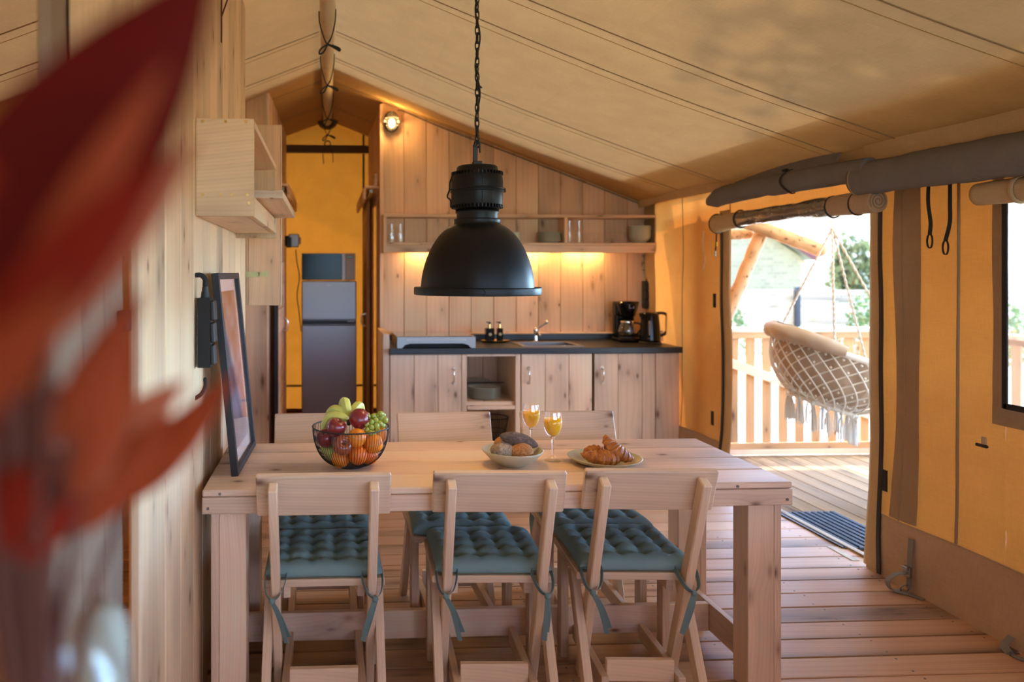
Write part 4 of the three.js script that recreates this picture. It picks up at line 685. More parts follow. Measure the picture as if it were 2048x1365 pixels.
// chairs: seat front toward -z
function makeChair(label) {
  const t = thing('dining_chair', label, 'chair', [0, 0, 0], 'dining chairs round the table'), v = (x, y, z) => new THREE.Vector3(x, y, z), wm = M.chair;
  const b = (n, w, h, d, x, y, z, i, o) => part(n, at(board(w, h, d, o), x, y, -z), wm[i], t);
  b('seat', 0.425, 0.026, 0.365, 0, 0.417, -0.008, 0, { grain: 'x', c: 0.003 });
  for (const s of [-1, 1]) {
    part('back_post', beam(v(s * 0.165, 0.0, 0.042), v(s * 0.165, 0.805, 0.350), 0.030, 0.052, v(1, 0, 0), { c: 0.004 }), wm[0], t);
    part('front_leg', beam(v(s * 0.196, 0, -0.10), v(s * 0.196, 0.403, -0.10), 0.030, 0.06, v(1, 0, 0)), wm[1], t);
    part('rear_leg', beam(v(s * 0.196, 0.0, 0.285), v(s * 0.196, 0.403, 0.055), 0.030, 0.055, v(1, 0, 0)), wm[s > 0 ? 1 : 0], t);
    b('floor_rail', 0.026, 0.060, 0.40, s * 0.132, 0.065, 0.045, 1, { grain: 'z' });
    b('seat_rail', 0.026, 0.05, 0.30, s * 0.13, 0.378, -0.01, 0, { grain: 'z' });
  }
  b('rear_stretcher', 0.236, 0.075, 0.024, 0, 0.10, 0.20, 0); b('front_stretcher', 0.27, 0.05, 0.024, 0, 0.374, -0.15, 1);
  const tilt = -Math.atan2(0.308, 0.805), bm = board(0.445, 0.158, 0.026, { c: 0.005 }); bm.rotateX(-tilt); part('backrest', bm.translate(0, 0.762 + 0.0, 0.329 - 0.039), wm[1], t);
  const sc = []; for (const s of [-1, 1]) for (const y of [0.735, 0.79 - 0.12 + 0.005]) { const z = 0.042 + 0.308 * y / 0.805 + 0.029; sc.push(at(new THREE.CylinderGeometry(0.0045, 0.0045, 0.003, 10).rotateX(Math.PI / 2).rotateX(-tilt), s * 0.165, y + 0.010, -z + 0.001)); }
  part('screws', mg(sc), M.screw, t);
  return t;
}
function cushionGeo(seed) {
  const n = 64, W = 0.205, D = 0.195, T = 0.042, pos = [], idx = [], uv = [], nz = noise2(seed), g4 = [-0.62, -0.205, 0.205, 0.62];
  for (const side of [1, -1]) { const o = pos.length / 3; for (let j = 0; j <= n; j++) for (let i = 0; i <= n; i++) {
    const u = Math.sin((i / n * 2 - 1) * Math.PI / 2), v = Math.sin((j / n * 2 - 1) * Math.PI / 2), e = Math.max(0, 1 - Math.abs(u) ** 7) * Math.max(0, 1 - Math.abs(v) ** 7);
    let y = T * Math.pow(e, 0.42); let dip = 0; for (const a of g4) for (const b of g4) dip = Math.max(dip, Math.exp(-((u - a) ** 2 + (v - b) ** 2) / 0.012));
    let cr = 0; for (const a of g4) { const nr = Math.exp(-((u - a) ** 2) / 0.004), nq = Math.exp(-((v - a) ** 2) / 0.004); cr = Math.max(cr, nr * (Math.abs(v) < 0.62 ? 1 : 0.55 * (1 - (Math.abs(v) - 0.62) / 0.4)), nq * (Math.abs(u) < 0.62 ? 1 : 0.55 * (1 - (Math.abs(u) - 0.62) / 0.4))); }
    const ed = Math.max(Math.abs(u), Math.abs(v)), rib = ed > 0.66 ? 0.003 * nz((Math.abs(u) > Math.abs(v) ? v : u) * 16, ed * 2) * e : 0;
    if (side > 0) y = y * (1 - 0.70 * dip) * (1 - 0.34 * cr) + rib + 0.002 * nz(u * 4, v * 4); else y = -y * 0.55;
    const pin = 1 - 0.018 * (1 - Math.abs(v)) * (Math.abs(u) > 0.9 ? 1 : 0);
    pos.push(u * W * pin, y, v * D * (1 - 0.015 * (1 - Math.abs(u)))); uv.push(u * W / 0.8, v * D / 0.8);
  }
  for (let j = 0; j < n; j++) for (let i = 0; i < n; i++) { const a = o + j * (n + 1) + i, b = a + n + 1; if (side > 0) idx.push(a, b, a + 1, a + 1, b, b + 1); else idx.push(a, a + 1, b, a + 1, b + 1, b); } }
  const g = new THREE.BufferGeometry(); g.setAttribute('position', new THREE.Float32BufferAttribute(pos, 3)); g.setAttribute('uv', new THREE.Float32BufferAttribute(uv, 2)); g.setIndex(idx); g.computeVertexNormals(); return g;
}
const cushG = [cushionGeo(61), cushionGeo(62)];
const tieGeo = [0, 1].map((k) => (s, bow) => { // ribbon knotted round the back post, tails hanging
  const px = s * 0.165, z = 0.17, y = -0.03, o = [];
  o.push(ribbon([[px - s * 0.03, 0.010, 0.150], [px - s * 0.034, -0.008, 0.205], [px - 0.014 * s, -0.05, 0.246], [px + s * 0.010, -0.066, 0.250]].map((p) => new THREE.Vector3(...p)), 0.020, new THREE.Vector3(0.2, 0.6, 0.8), 18, 0.002));
  o.push(ribbon([[px + s * 0.032, 0.010, 0.150], [px + s * 0.038, -0.014, 0.205], [px + s * 0.028, -0.05, 0.244], [px + s * 0.010, -0.066, 0.250]].map((p) => new THREE.Vector3(...p)), 0.020, new THREE.Vector3(0.2, 0.6, 0.8), 18, 0.002));
  o.push(at(new THREE.SphereGeometry(0.011, 10, 8), px + s * 0.010, -0.066, -0.252));
  const a = bow * 0.05; for (const [q, L] of [[0, 0.13 + 0.01 * k], [0.014, 0.11]]) o.push(ribbon([[px + s * 0.010, -0.068, 0.254], [px + s * 0.012 + a * 0.45 + q * 0.4, -0.11, 0.262], [px + s * 0.012 + a + q * 0.6, -0.076 - L, 0.256]].map((p) => new THREE.Vector3(...p)), 0.018, new THREE.Vector3(1, 0, 0.6), 12, 0.002));
  return mg(o);
});
function makeCushion(label, k) {
  const t = thing('seat_cushion', label, 'cushion', [0, 0, 0], 'tufted cushions on the dining chairs'); part('pad', cushG[k], M.cushion, t); part('tie', tieGeo[k](-1, 1), M.tie, t); part('tie', tieGeo[k](1, k ? -0.3 : -0.9), M.tie, t); return t;
}
{
  const X = [-0.012, 0.590, 1.112], DF = 2.79, DB = 3.215, XB = [-0.02, 0.555, 1.13], w = ['beside the picture frame and plank wall', 'in the middle of the row', 'nearest the doorway'];
  const c0 = makeChair('wooden dining chair on the side with visible backs, ' + w[0]), k0 = makeCushion('tufted teal cushion on the near-side chair ' + w[0], 0), k1 = makeCushion('x', 1);
  const place = (o, x, d, y, turn) => { o.position.set(x, y, -d); o.rotation.y = turn; };
  place(c0, X[0], DF, 0, 0); place(k0, X[0], DF + 0.015, 0.4505, 0.0);
  for (let i = 1; i < 3; i++) { dup(c0, [X[i], 0, DF], 'wooden dining chair on the side with visible backs, ' + w[i], [0, -0.05, -0.07][i]); }
  place(k1, X[1] + 0.002, DF + 0.015, 0.4505, -0.04); k1.userData.label = 'tufted teal cushion on the near-side chair ' + w[1];
  dup(k0, [X[2], 0.4505, DF + 0.015], 'tufted teal cushion on the near-side chair ' + w[2], -0.06);
  for (let i = 0; i < 3; i++) { dup(c0, [XB[i], 0, DB], 'wooden dining chair across the table, ' + ['behind the fruit bowl', 'between fruit bowl and bread bowl', 'behind the juice glasses'][i], Math.PI + [0.01, 0.02, -0.03][i]); dup(i % 2 ? k0 : k1, [XB[i], 0.4505, DB - 0.02], 'tufted teal cushion on the chair across the table, ' + ['behind the fruit bowl', 'between fruit bowl and bread bowl', 'behind the juice glasses'][i], Math.PI + [0.02, -0.03, 0.02][i]); }
}
// ------------------------------------------------------------------ fruit bowl
{
  const B = [0.0885, TY, 2.865], t = thing('wire_fruit_bowl', 'black wire fruit bowl piled with apples, oranges, bananas and grapes', 'bowl', B), R = 0.1455, H = 0.152;
  const pr = (s) => [R * Math.pow(Math.sin((0.22 + 0.78 * s) * Math.PI / 2), 0.9), 0.008 + (H - 0.008) * (1 - Math.cos(Math.min(1, s) * Math.PI / 2 * 1.0)) ** 0.95];
  part('rim', at(new THREE.TorusGeometry(R, 0.0028, 8, 80), 0, H, 0, Math.PI / 2), M.black, t); const b0 = pr(0); part('foot_ring', mg([at(new THREE.TorusGeometry(0.052, 0.004, 8, 48), 0, 0.004, 0, Math.PI / 2), at(new THREE.CylinderGeometry(0.05, 0.05, 0.002, 36), 0, 0.008, 0)]), M.black, t);
  for (let i = 0; i < 80; i++) { const a = i / 80 * 6.28319, pts = []; for (let k = 0; k <= 8; k++) { const [r, y] = pr(k / 8); pts.push(new THREE.Vector3(Math.cos(a) * r, y, Math.sin(a) * r)); } part('wire', new THREE.TubeGeometry(new THREE.CatmullRomCurve3(pts), 14, 0.00105, 4), M.black, t); }
  const appleG = lathe([[0, -0.026], [0.008, -0.031], [0.018, -0.033], [0.028, -0.026], [0.036, -0.008], [0.0375, 0.006], [0.033, 0.022], [0.022, 0.031], [0.012, 0.030], [0.004, 0.022], [0, 0.020]], 36);
  const ball = new THREE.SphereGeometry(0.036, 32, 24); { const p = ball.attributes.position; for (let i = 0; i < p.count; i++) { const k = 1 + 0.01 * N1(p.getX(i) * 60, p.getY(i) * 60 + p.getZ(i) * 40); p.setXYZ(i, p.getX(i) * k, p.getY(i) * k * 0.97, p.getZ(i) * k); } ball.computeVertexNormals(); }
  const apple = (x, y, z, s, rx, rz, mat, label) => { const a = thing('apple', label, 'apple', [B[0] + x, B[1] + y, B[2] - z], 'apples in the fruit bowl'); a.rotation.set(rx, 0.4, rz); a.scale.setScalar(s); part('flesh', appleG, mat, a); part('stem', tube([new THREE.Vector3(0, 0.02, 0), new THREE.Vector3(0.001, 0.03, 0.001), new THREE.Vector3(0.005, 0.038, 0.002)], 0.0013, { n: 8, k: 5 }), M.stem, a); };
  const orange = (x, y, z, s, mat, label, rx = 1.2) => { const a = thing('orange', label, 'orange', [B[0] + x, B[1] + y, B[2] - z], 'oranges in the fruit bowl'); a.rotation.set(rx, 0.3, 0.4); a.scale.setScalar(s); part('peel', ball, mat, a); part('stem_button', at(new THREE.SphereGeometry(0.0032, 8, 6).scale(1, 0.4, 1), 0, 0.035, 0), M.pear, a); };
  apple(0.031, 0.186, 0.035, 1.03, -0.9, 0.35, M.apple, 'large red apple on top of the fruit heap'); apple(-0.056, 0.157, 0.050, 0.98, 0.42, -0.42, M.apple, 'red apple resting at the rim beside the bananas'); apple(-0.096, 0.112, 0.028, 0.92, 0.4, 0.3, M.apple, 'dark red apple low behind the wires below the bananas'); apple(-0.033, 0.098, 0.085, 1.0, 1.15, -0.25, M.appleMix, 'red and yellow apple with its stem facing out between the wires');
  apple(0.0, 0.07, -0.06, 0.95, 0.3, 0.2, M.apple, 'red apple hidden at the rear of the bowl');
  orange(0.020, 0.124, 0.078, 0.98, M.orange, 'orange under the topmost apple at the rim'); orange(0.084, 0.098, 0.062, 1.0, M.orange, 'orange with a visible stem button on the grape side of the bowl', 1.5); orange(0.024, 0.060, 0.074, 1.02, M.orangeDeep, 'deep orange fruit low in the middle of the bowl'); orange(-0.040, 0.040, 0.050, 0.95, M.orange, 'orange at the bottom of the bowl under the mixed apple'); orange(0.070, 0.046, 0.030, 0.95, M.orangeDeep, 'deep orange fruit at the bottom on the grape side'); orange(0.108, 0.118, 0.0, 0.95, M.orange, 'orange under the grapes'); orange(0.05, 0.09, -0.05, 1, M.orange, 'orange hidden under the grape bunch');
  const pear = thing('pear', 'green pear low in the bowl under the dark apple', 'pear', [B[0] - 0.072, B[1] + 0.058, B[2] - 0.012]); pear.rotation.set(0.4, 0, 1.2); part('flesh', lathe([[0, -0.032], [0.02, -0.03], [0.032, -0.012], [0.03, 0.006], [0.018, 0.026], [0.012, 0.04], [0.004, 0.046], [0, 0.046]], 28), M.pear, pear); part('stem', rod(new THREE.Vector3(0, 0.044, 0), new THREE.Vector3(0.002, 0.06, 0), 0.0015, 5), M.stem, pear);
  // bananas: a hand with its crown toward the viewer
  const bn = thing('banana_bunch', 'small bunch of yellow-green bananas with dark crown, behind the apples', 'bananas', [B[0] - 0.006, B[1] + 0.176, B[2] + 0.026]);
  const bana = (pts, r) => { const c = new THREE.CatmullRomCurve3(pts.map((p) => new THREE.Vector3(...p))), g = new THREE.TubeGeometry(c, 24, 1, 10, false), p = g.attributes.position; for (let i = 0; i < p.count; i++) { const q = Math.floor(i / 11) / 24, w = r * (1 + 0.035 * Math.cos((i % 11) / 10 * 6.283 * 5)) * (q < 0.22 ? 0.34 + 0.66 * (q / 0.22) ** 0.8 : q > 0.8 ? Math.sqrt(Math.max(0.05, 1 - ((q - 0.8) / 0.2) ** 2)) : 1), m = c.getPointAt(q); const v = new THREE.Vector3().fromBufferAttribute(p, i).sub(c.getPoint(q)).normalize().multiplyScalar(w).add(c.getPoint(q)); p.setXYZ(i, v.x, v.y, v.z); } g.computeVertexNormals(); return g; };
  for (const [pts, r] of [[[[0, 0, 0.02], [-0.03, 0.012, 0.03], [-0.066, 0.012, 0.022], [-0.088, -0.02, 0.012], [-0.09, -0.055, 0.0]], 0.019], [[[0, 0.005, 0.015], [-0.024, 0.026, 0.012], [-0.05, 0.034, -0.005], [-0.07, 0.02, -0.025], [-0.075, -0.01, -0.04]], 0.018], [[[0, 0.008, 0.01], [-0.008, 0.034, 0.012], [-0.014, 0.058, -0.01], [-0.018, 0.052, -0.05], [-0.02, 0.02, -0.08]], 0.020], [[[0.004, 0.006, 0.01], [0.018, 0.03, 0.004], [0.036, 0.044, -0.02], [0.046, 0.03, -0.05], [0.046, 0.0, -0.075]], 0.019]]) part('banana', bana(pts, r), M.banana, bn);
  part('crown', mg([rod(new THREE.Vector3(0, 0.004, 0.012), new THREE.Vector3(-0.002, -0.012, 0.046), 0.010, 8, 0.008), at(new THREE.SphereGeometry(0.011, 10, 8), -0.002, 0.001, -0.018)]), M.bananaEnd, bn);
  const gr = thing('grape_bunch', 'bunch of green grapes spilling over the rim of the fruit bowl', 'grapes', [B[0] + 0.088, B[1] + 0.158, B[2] - 0.012]), r = rng(91), gg = new THREE.SphereGeometry(0.0108, 18, 14);
  for (const p of [[-0.030, 0.010, 0.036], [-0.028, -0.010, 0.048], [-0.010, 0.016, 0.03], [-0.012, 0.0, 0.045], [0.006, 0.022, 0.022], [0.008, 0.004, 0.036], [0.022, 0.010, 0.022], [0.028, 0.026, 0.006], [0.018, 0.036, 0.0], [0.0, 0.034, 0.006], [0.043, 0.020, 0.012], [-0.016, -0.018, 0.056], [-0.04, 0.028, 0.01], [-0.022, 0.034, 0.008], [0.012, -0.012, 0.038], [0.033, 0.000, 0.014], [-0.004, 0.014, 0.0], [0.02, 0.018, -0.015], [0.036, 0.034, -0.012], [0.005, 0.03, -0.02], [-0.005, -0.022, 0.046], [0.026, 0.044, 0.010]]) { const m = part('grape', gg, M.grape, gr); m.position.set(...p); m.scale.set(1, 1.12 + r() * 0.1, 1); m.rotation.set(r(), r(), r()); }
  part('stalk', tube([new THREE.Vector3(-0.02, 0.03, -0.02), new THREE.Vector3(0.005, 0.012, 0.01), new THREE.Vector3(0.02, 0.012, 0.01), new THREE.Vector3(0.03, 0.03, 0.0)], 0.0016, { n: 16, k: 5 }), M.pear, gr);
}
// bread bowl, croissant plate, juice
function lump(geo, amp, f, seed) { const n = noise2(seed), p = geo.attributes.position; for (let i = 0; i < p.count; i++) { const x = p.getX(i), y = p.getY(i), z = p.getZ(i), l = Math.hypot(x, y, z) || 1, k = 1 + amp * (n(x * f, z * f + y * f * 0.7) + 0.5 * n(x * f * 2.3 + 9, z * f * 2.3 + y * f)); p.setXYZ(i, x * k, y * k, z * k); } geo.computeVertexNormals(); return geo; }
{
  const crust = (a, b, f, seed) => { const n = noise2(seed), m = noise2(seed + 5); return dataTex(256, 128, (x, y, o) => { const k = 0.5 + 0.5 * n(x / f, y / f) , s = m(x / 3, y / 3) > 0.45 ? 0.75 : 1; for (let c = 0; c < 3; c++) o[c] = Math.max(0, Math.min(255, (a[c] * k + b[c] * (1 - k)) * s)); }); };
  const bt = (a, b, f, s, bump = 0.0025) => new THREE.MeshStandardMaterial({ map: crust(a, b, f, s), roughness: 0.85, bumpMap: speckTex, bumpScale: bump });
  const seedM = bt([196, 140, 82], [150, 92, 46], 4, 71), greyM = bt([176, 158, 136], [138, 112, 88], 14, 72, 0.0015), darkM = bt([122, 98, 80], [84, 62, 46], 9, 73, 0.0018), croM = bt([206, 132, 56], [150, 78, 24], 22, 74, 0.0006); croM.roughness = 0.5;
  const P = [0.709, TY, 2.845]; solo('serving_bowl', lathe([[0.001, 0], [0.045, 0], [0.05, 0.003], [0.085, 0.024], [0.113, 0.052], [0.1165, 0.060], [0.114, 0.061], [0.11, 0.054], [0.083, 0.028], [0.048, 0.0085], [0.001, 0.007]], 64), M.sage, 'shallow sage bowl holding four bread rolls', 'bowl').position.set(P[0], P[1], -P[2]);
  const roll = (name, label, geo, mat, x, y, z, rx, ry, rz) => { const m = solo(name, geo, mat, label, 'bread', 'bread in the sage bowl'); m.position.set(P[0] + x, P[1] + y, -P[2] + z); m.rotation.set(rx, ry, rz); return m; };
  const spindle = lathe(Array.from({ length: 22 }, (_, i) => { const s = i / 21; return [0.030 * Math.pow(Math.sin(Math.PI * Math.min(0.999, Math.max(0.001, s))), 0.62), (s - 0.5) * 0.185]; }), 32);
  roll('bread_roll', 'dark pointed rye roll lying on top of the bread bowl', lump(spindle.scale(1, 1, 0.85), 0.05, 36, 81), darkM, 0.025, 0.094, 0.002, 0.10, 0.35, Math.PI / 2 - 0.34);
  roll('bread_roll', 'round seeded brown roll at the open side of the bread bowl', lump(new THREE.SphereGeometry(0.047, 40, 28).scale(1, 0.66, 0.80), 0.05, 40, 82), seedM, 0.024, 0.060, 0.042, 0.1, 0.2, 0);
  roll('bread_roll', 'floury greyish roll with folded crust in the bread bowl', lump(new THREE.SphereGeometry(0.046, 40, 28).scale(1.05, 0.72, 0.85), 0.12, 30, 83), greyM, -0.046, 0.062, 0.034, 0.2, 0.5, -0.25);
  roll('bread_roll', 'seeded roll tucked under the dark rye roll', lump(new THREE.SphereGeometry(0.042, 40, 28).scale(1, 0.8, 0.9), 0.06, 40, 84), seedM, -0.034, 0.076, -0.004, 0, 0.8, 0.2);
  const Q = [1.068, TY, 2.845]; solo('serving_plate', lathe([[0.001, 0], [0.075, 0], [0.08, 0.002], [0.118, 0.014], [0.137, 0.026], [0.139, 0.029], [0.136, 0.029], [0.116, 0.018], [0.078, 0.007], [0.001, 0.0055]], 64), M.sage, 'sage plate with raised rim holding croissants', 'plate').position.set(Q[0], Q[1], -Q[2]);
  const croissant = (label, x, y, z, rx, ry, rz, s, sd) => {
    const N = 90, K = 26, pos = [], uv = [], idx = [], n = noise2(sd);
    for (let i = 0; i <= N; i++) { const q = i / N, a = (q - 0.5) * 2.1, R = 0.075, cx = Math.sin(a) * R, cz = (Math.cos(a) - 0.8) * R, e = Math.sin(Math.PI * Math.min(0.985, Math.max(0.015, q))), seg = (q * 9) % 1, side = q < 0.5 ? seg : 1 - seg, step = 0.82 + 0.20 * side, r = 0.033 * Math.pow(e, 0.75) * step;
      for (let k = 0; k <= K; k++) { const b = k / K * 6.28319, rr = r * (1 + 0.05 * n(q * 22, Math.cos(b) * 2 + 5) + 0.03 * n(q * 60, b)), nx = Math.sin(a), nz = Math.cos(a); pos.push(cx + nx * Math.cos(b) * rr, Math.sin(b) * rr * 0.85, cz + nz * Math.cos(b) * rr); uv.push(q * 2, k / K); } }
    for (let i = 0; i < N; i++) for (let k = 0; k < K; k++) { const a = i * (K + 1) + k, b = a + K + 1; idx.push(a, a + 1, b, a + 1, b + 1, b); }
    const g = new THREE.BufferGeometry(); g.setAttribute('position', new THREE.Float32BufferAttribute(pos, 3)); g.setAttribute('uv', new THREE.Float32BufferAttribute(uv, 2)); g.setIndex(idx); g.computeVertexNormals();
    const m = solo('croissant', g, croM, label, 'croissant', 'croissants on the sage plate'); m.position.set(Q[0] + x, Q[1] + y, -Q[2] + z); m.rotation.set(rx, ry, rz); m.scale.setScalar(s);
  };
  croissant('lower croissant lying flat on the sage plate', -0.022, 0.036, 0.034, 0.12, 0.12, -0.10, 1.16, 86); croissant('upper croissant leaning across the other one on the sage plate', 0.046, 0.060, 0.012, 0.35, -0.75, -0.42, 1.02, 87);
  croissant('croissant at the rear of the sage plate under the others', -0.01, 0.034, -0.045, 0, 3.2, 0.05, 0.9, 88);
  const wine = (x, d, label) => {
    const t = thing('juice_glass', label, 'glass', [x, TY, d], 'stemmed glasses of orange juice');
    part('goblet', lathe([[0.009, 0.092], [0.024, 0.105], [0.0345, 0.130], [0.0365, 0.150], [0.0345, 0.172], [0.0310, 0.192], [0.0300, 0.192], [0.0334, 0.172], [0.0353, 0.150], [0.0333, 0.131], [0.0230, 0.107], [0.008, 0.096], [0.001, 0.0955]], 48), M.glass, t);
    part('stem', lathe([[0.0045, 0.022], [0.0042, 0.04], [0.0046, 0.082], [0.009, 0.0925], [0.0005, 0.0935]], 24), M.glassSolid, t); part('foot', lathe([[0.001, 0.0], [0.034, 0.0], [0.0345, 0.0015], [0.024, 0.006], [0.010, 0.014], [0.0052, 0.0235]], 48), M.glass, t);
    part('juice', lathe([[0.001, 0.0962], [0.0085, 0.0970], [0.0228, 0.1075], [0.0330, 0.1315], [0.0349, 0.150], [0.0340, 0.1655], [0.001, 0.1655]], 48), M.juice, t);
  };
  wine(0.884, 2.905, 'glass of orange juice nearer the croissants'); wine(0.845, 3.075, 'glass of orange juice standing farther from the front table edge');
}
{ // framed picture leaning on the left wall
  const t = thing('picture_frame', 'tall black framed print leaning on the plank wall', 'picture frame', [0, 0, 0]), n0 = V(-0.335, TY, 2.735), n1 = V(-0.318, TY, 3.225), up0 = V(-0.408, 1.497, 2.735), ux = n1.clone().sub(n0), W = ux.length(); ux.normalize(); const uy = up0.clone().sub(n0), H = uy.addScaledVector(ux, -uy.dot(ux)).length(); uy.normalize(); const uz = uy.clone().cross(ux).negate(); if (uz.x < 0) uz.negate();
  const b = new THREE.Matrix4().makeBasis(ux, uy, ux.clone().cross(uy)).setPosition(n0), s = Math.sign(ux.clone().cross(uy).x), P = (n, w, h, d, x, y, z, m) => part(n, rbox(w, h, d, 0.0015).translate(x, y, z * s).applyMatrix4(b), m, t);
  const fw = 0.024; P('frame_bar', fw, H, 0.026, fw / 2, H / 2, 0, M.black); P('frame_bar', fw, H, 0.026, W - fw / 2, H / 2, 0, M.black); P('frame_bar', W - 2 * fw, fw, 0.026, W / 2, fw / 2, 0, M.black); P('frame_bar', W - 2 * fw, fw, 0.026, W / 2, H - fw / 2, 0, M.black);
  P('backing', W - 0.03, H - 0.03, 0.004, W / 2, H / 2, -0.008, std(0.78, 0.78, 0.80, 0.9));
  const pr = dataTex(64, 128, (x, y, o) => { const k = y / 128; const v = 150 + 40 * N1(x / 14, y / 10) - 40 * k; o[0] = v * 0.95; o[1] = v * (k > 0.5 ? 0.98 : 0.92); o[2] = v * 1.02; });
  part('print', new THREE.PlaneGeometry(W - 0.12, H - 0.14).translate(W / 2, H / 2, 0).scale(1, 1, 1).applyMatrix4(new THREE.Matrix4().makeTranslation(0, 0, -0.005 * s)).applyMatrix4(b), new THREE.MeshStandardMaterial({ map: pr, roughness: 0.8, side: THREE.DoubleSide }), t);
  P('glazing', W - 0.04, H - 0.04, 0.002, W / 2, H / 2, 0.004, phys(1, 1, 1, { transmission: 1, thickness: 0, roughness: 0.03 }));
}
{ // shelf unit on the left wall
  const t = thing('wall_box_shelf', 'pine box shelf on the plank wall above the picture frame', 'shelf', [-0.45, 1.69, 2.58]);
  const B = (n, x0, x1, y0, y1, d0, d1, m, o) => part(n, at(board(x1 - x0, y1 - y0, d1 - d0, o), (x0 + x1) / 2 + 0.45, (y0 + y1) / 2 - 1.69, (d0 + d1) / 2 - 2.58), m, t);
  B('end_panel', -0.448, -0.251, 1.692, 2.026, 2.58, 2.602, M.left[0], { grain: 'x' }); B('end_panel', -0.448, -0.252, 1.668, 2.0, 3.70, 3.722, M.left[1]);
  B('top_board', -0.448, -0.252, 2.004, 2.026, 2.603, 3.699, M.pale[1]); B('shelf_board', -0.36, -0.160, 1.768, 1.796, 2.72, 3.72, M.pale[0]); B('shelf_board', -0.448, -0.362, 1.768, 1.796, 2.603, 3.699, M.pale[2]);
  B('front_rail', -0.275, -0.253, 1.692, 1.762, 2.603, 3.699, M.left[0]); B('under_board', -0.448, -0.277, 1.692, 1.71, 2.603, 3.699, M.pale[1]);
  part('screws', mg([[-0.425, 2.015], [-0.347, 2.015], [-0.278, 2.015], [-0.425, 1.765], [-0.365, 1.765], [-0.325, 1.765], [-0.273, 1.765], [-0.268, 1.737]].map(([x, y]) => at(new THREE.CylinderGeometry(0.005, 0.005, 0.003, 10), x + 0.45, y - 1.69, -0.0005, Math.PI / 2))), M.brass, t);
  const c = thing('hinged_panel', 'tall pine panel with strap hinge beyond the wall shelf', 'panel', [-0.36, 1.31, 4.20]);
  part('panel', at(board(0.178, 1.005, 0.02, { grain: 'y' }), 0.010, 0.508, 0), M.kit[0], c); part('edge_strip', at(board(0.014, 1.0, 0.022, { grain: 'y' }), -0.088, 0.508, 0), M.left[1], c); part('edge_trim', at(board(0.005, 1.005, 0.024, { grain: 'y' }), 0.1025, 0.508, 0), M.pale[0], c);
  part('strap_hinge', mg([at(rbox(0.082, 0.030, 0.003, 0.001), -0.057, 0.178, -0.0125), at(rbox(0.05, 0.022, 0.003, 0.001), 0.0, 0.180, -0.0125), at(new THREE.CylinderGeometry(0.018, 0.018, 0.004, 20), 0.018, 0.181, -0.0125, Math.PI / 2), at(new THREE.CylinderGeometry(0.005, 0.005, 0.008, 10), 0.018, 0.181, -0.0125, Math.PI / 2)]), M.zinc, c);
  solo('wall_strap', mg([ribbon([V(-0.447, 2.83, 3.19), V(-0.446, 2.6, 3.19), V(-0.446, 2.47, 3.19)], 0.012, new THREE.Vector3(0, 0, 1), 8, 0.004), ribbon([V(-0.446, 2.58, 3.19), V(-0.40, 2.72, 3.2), V(-0.33, 2.92, 3.22)], 0.012, new THREE.Vector3(0, 0, 1), 8, 0.004)]), M.rust, 'thin brown strap bracket hanging high on the plank wall', 'strap');
}
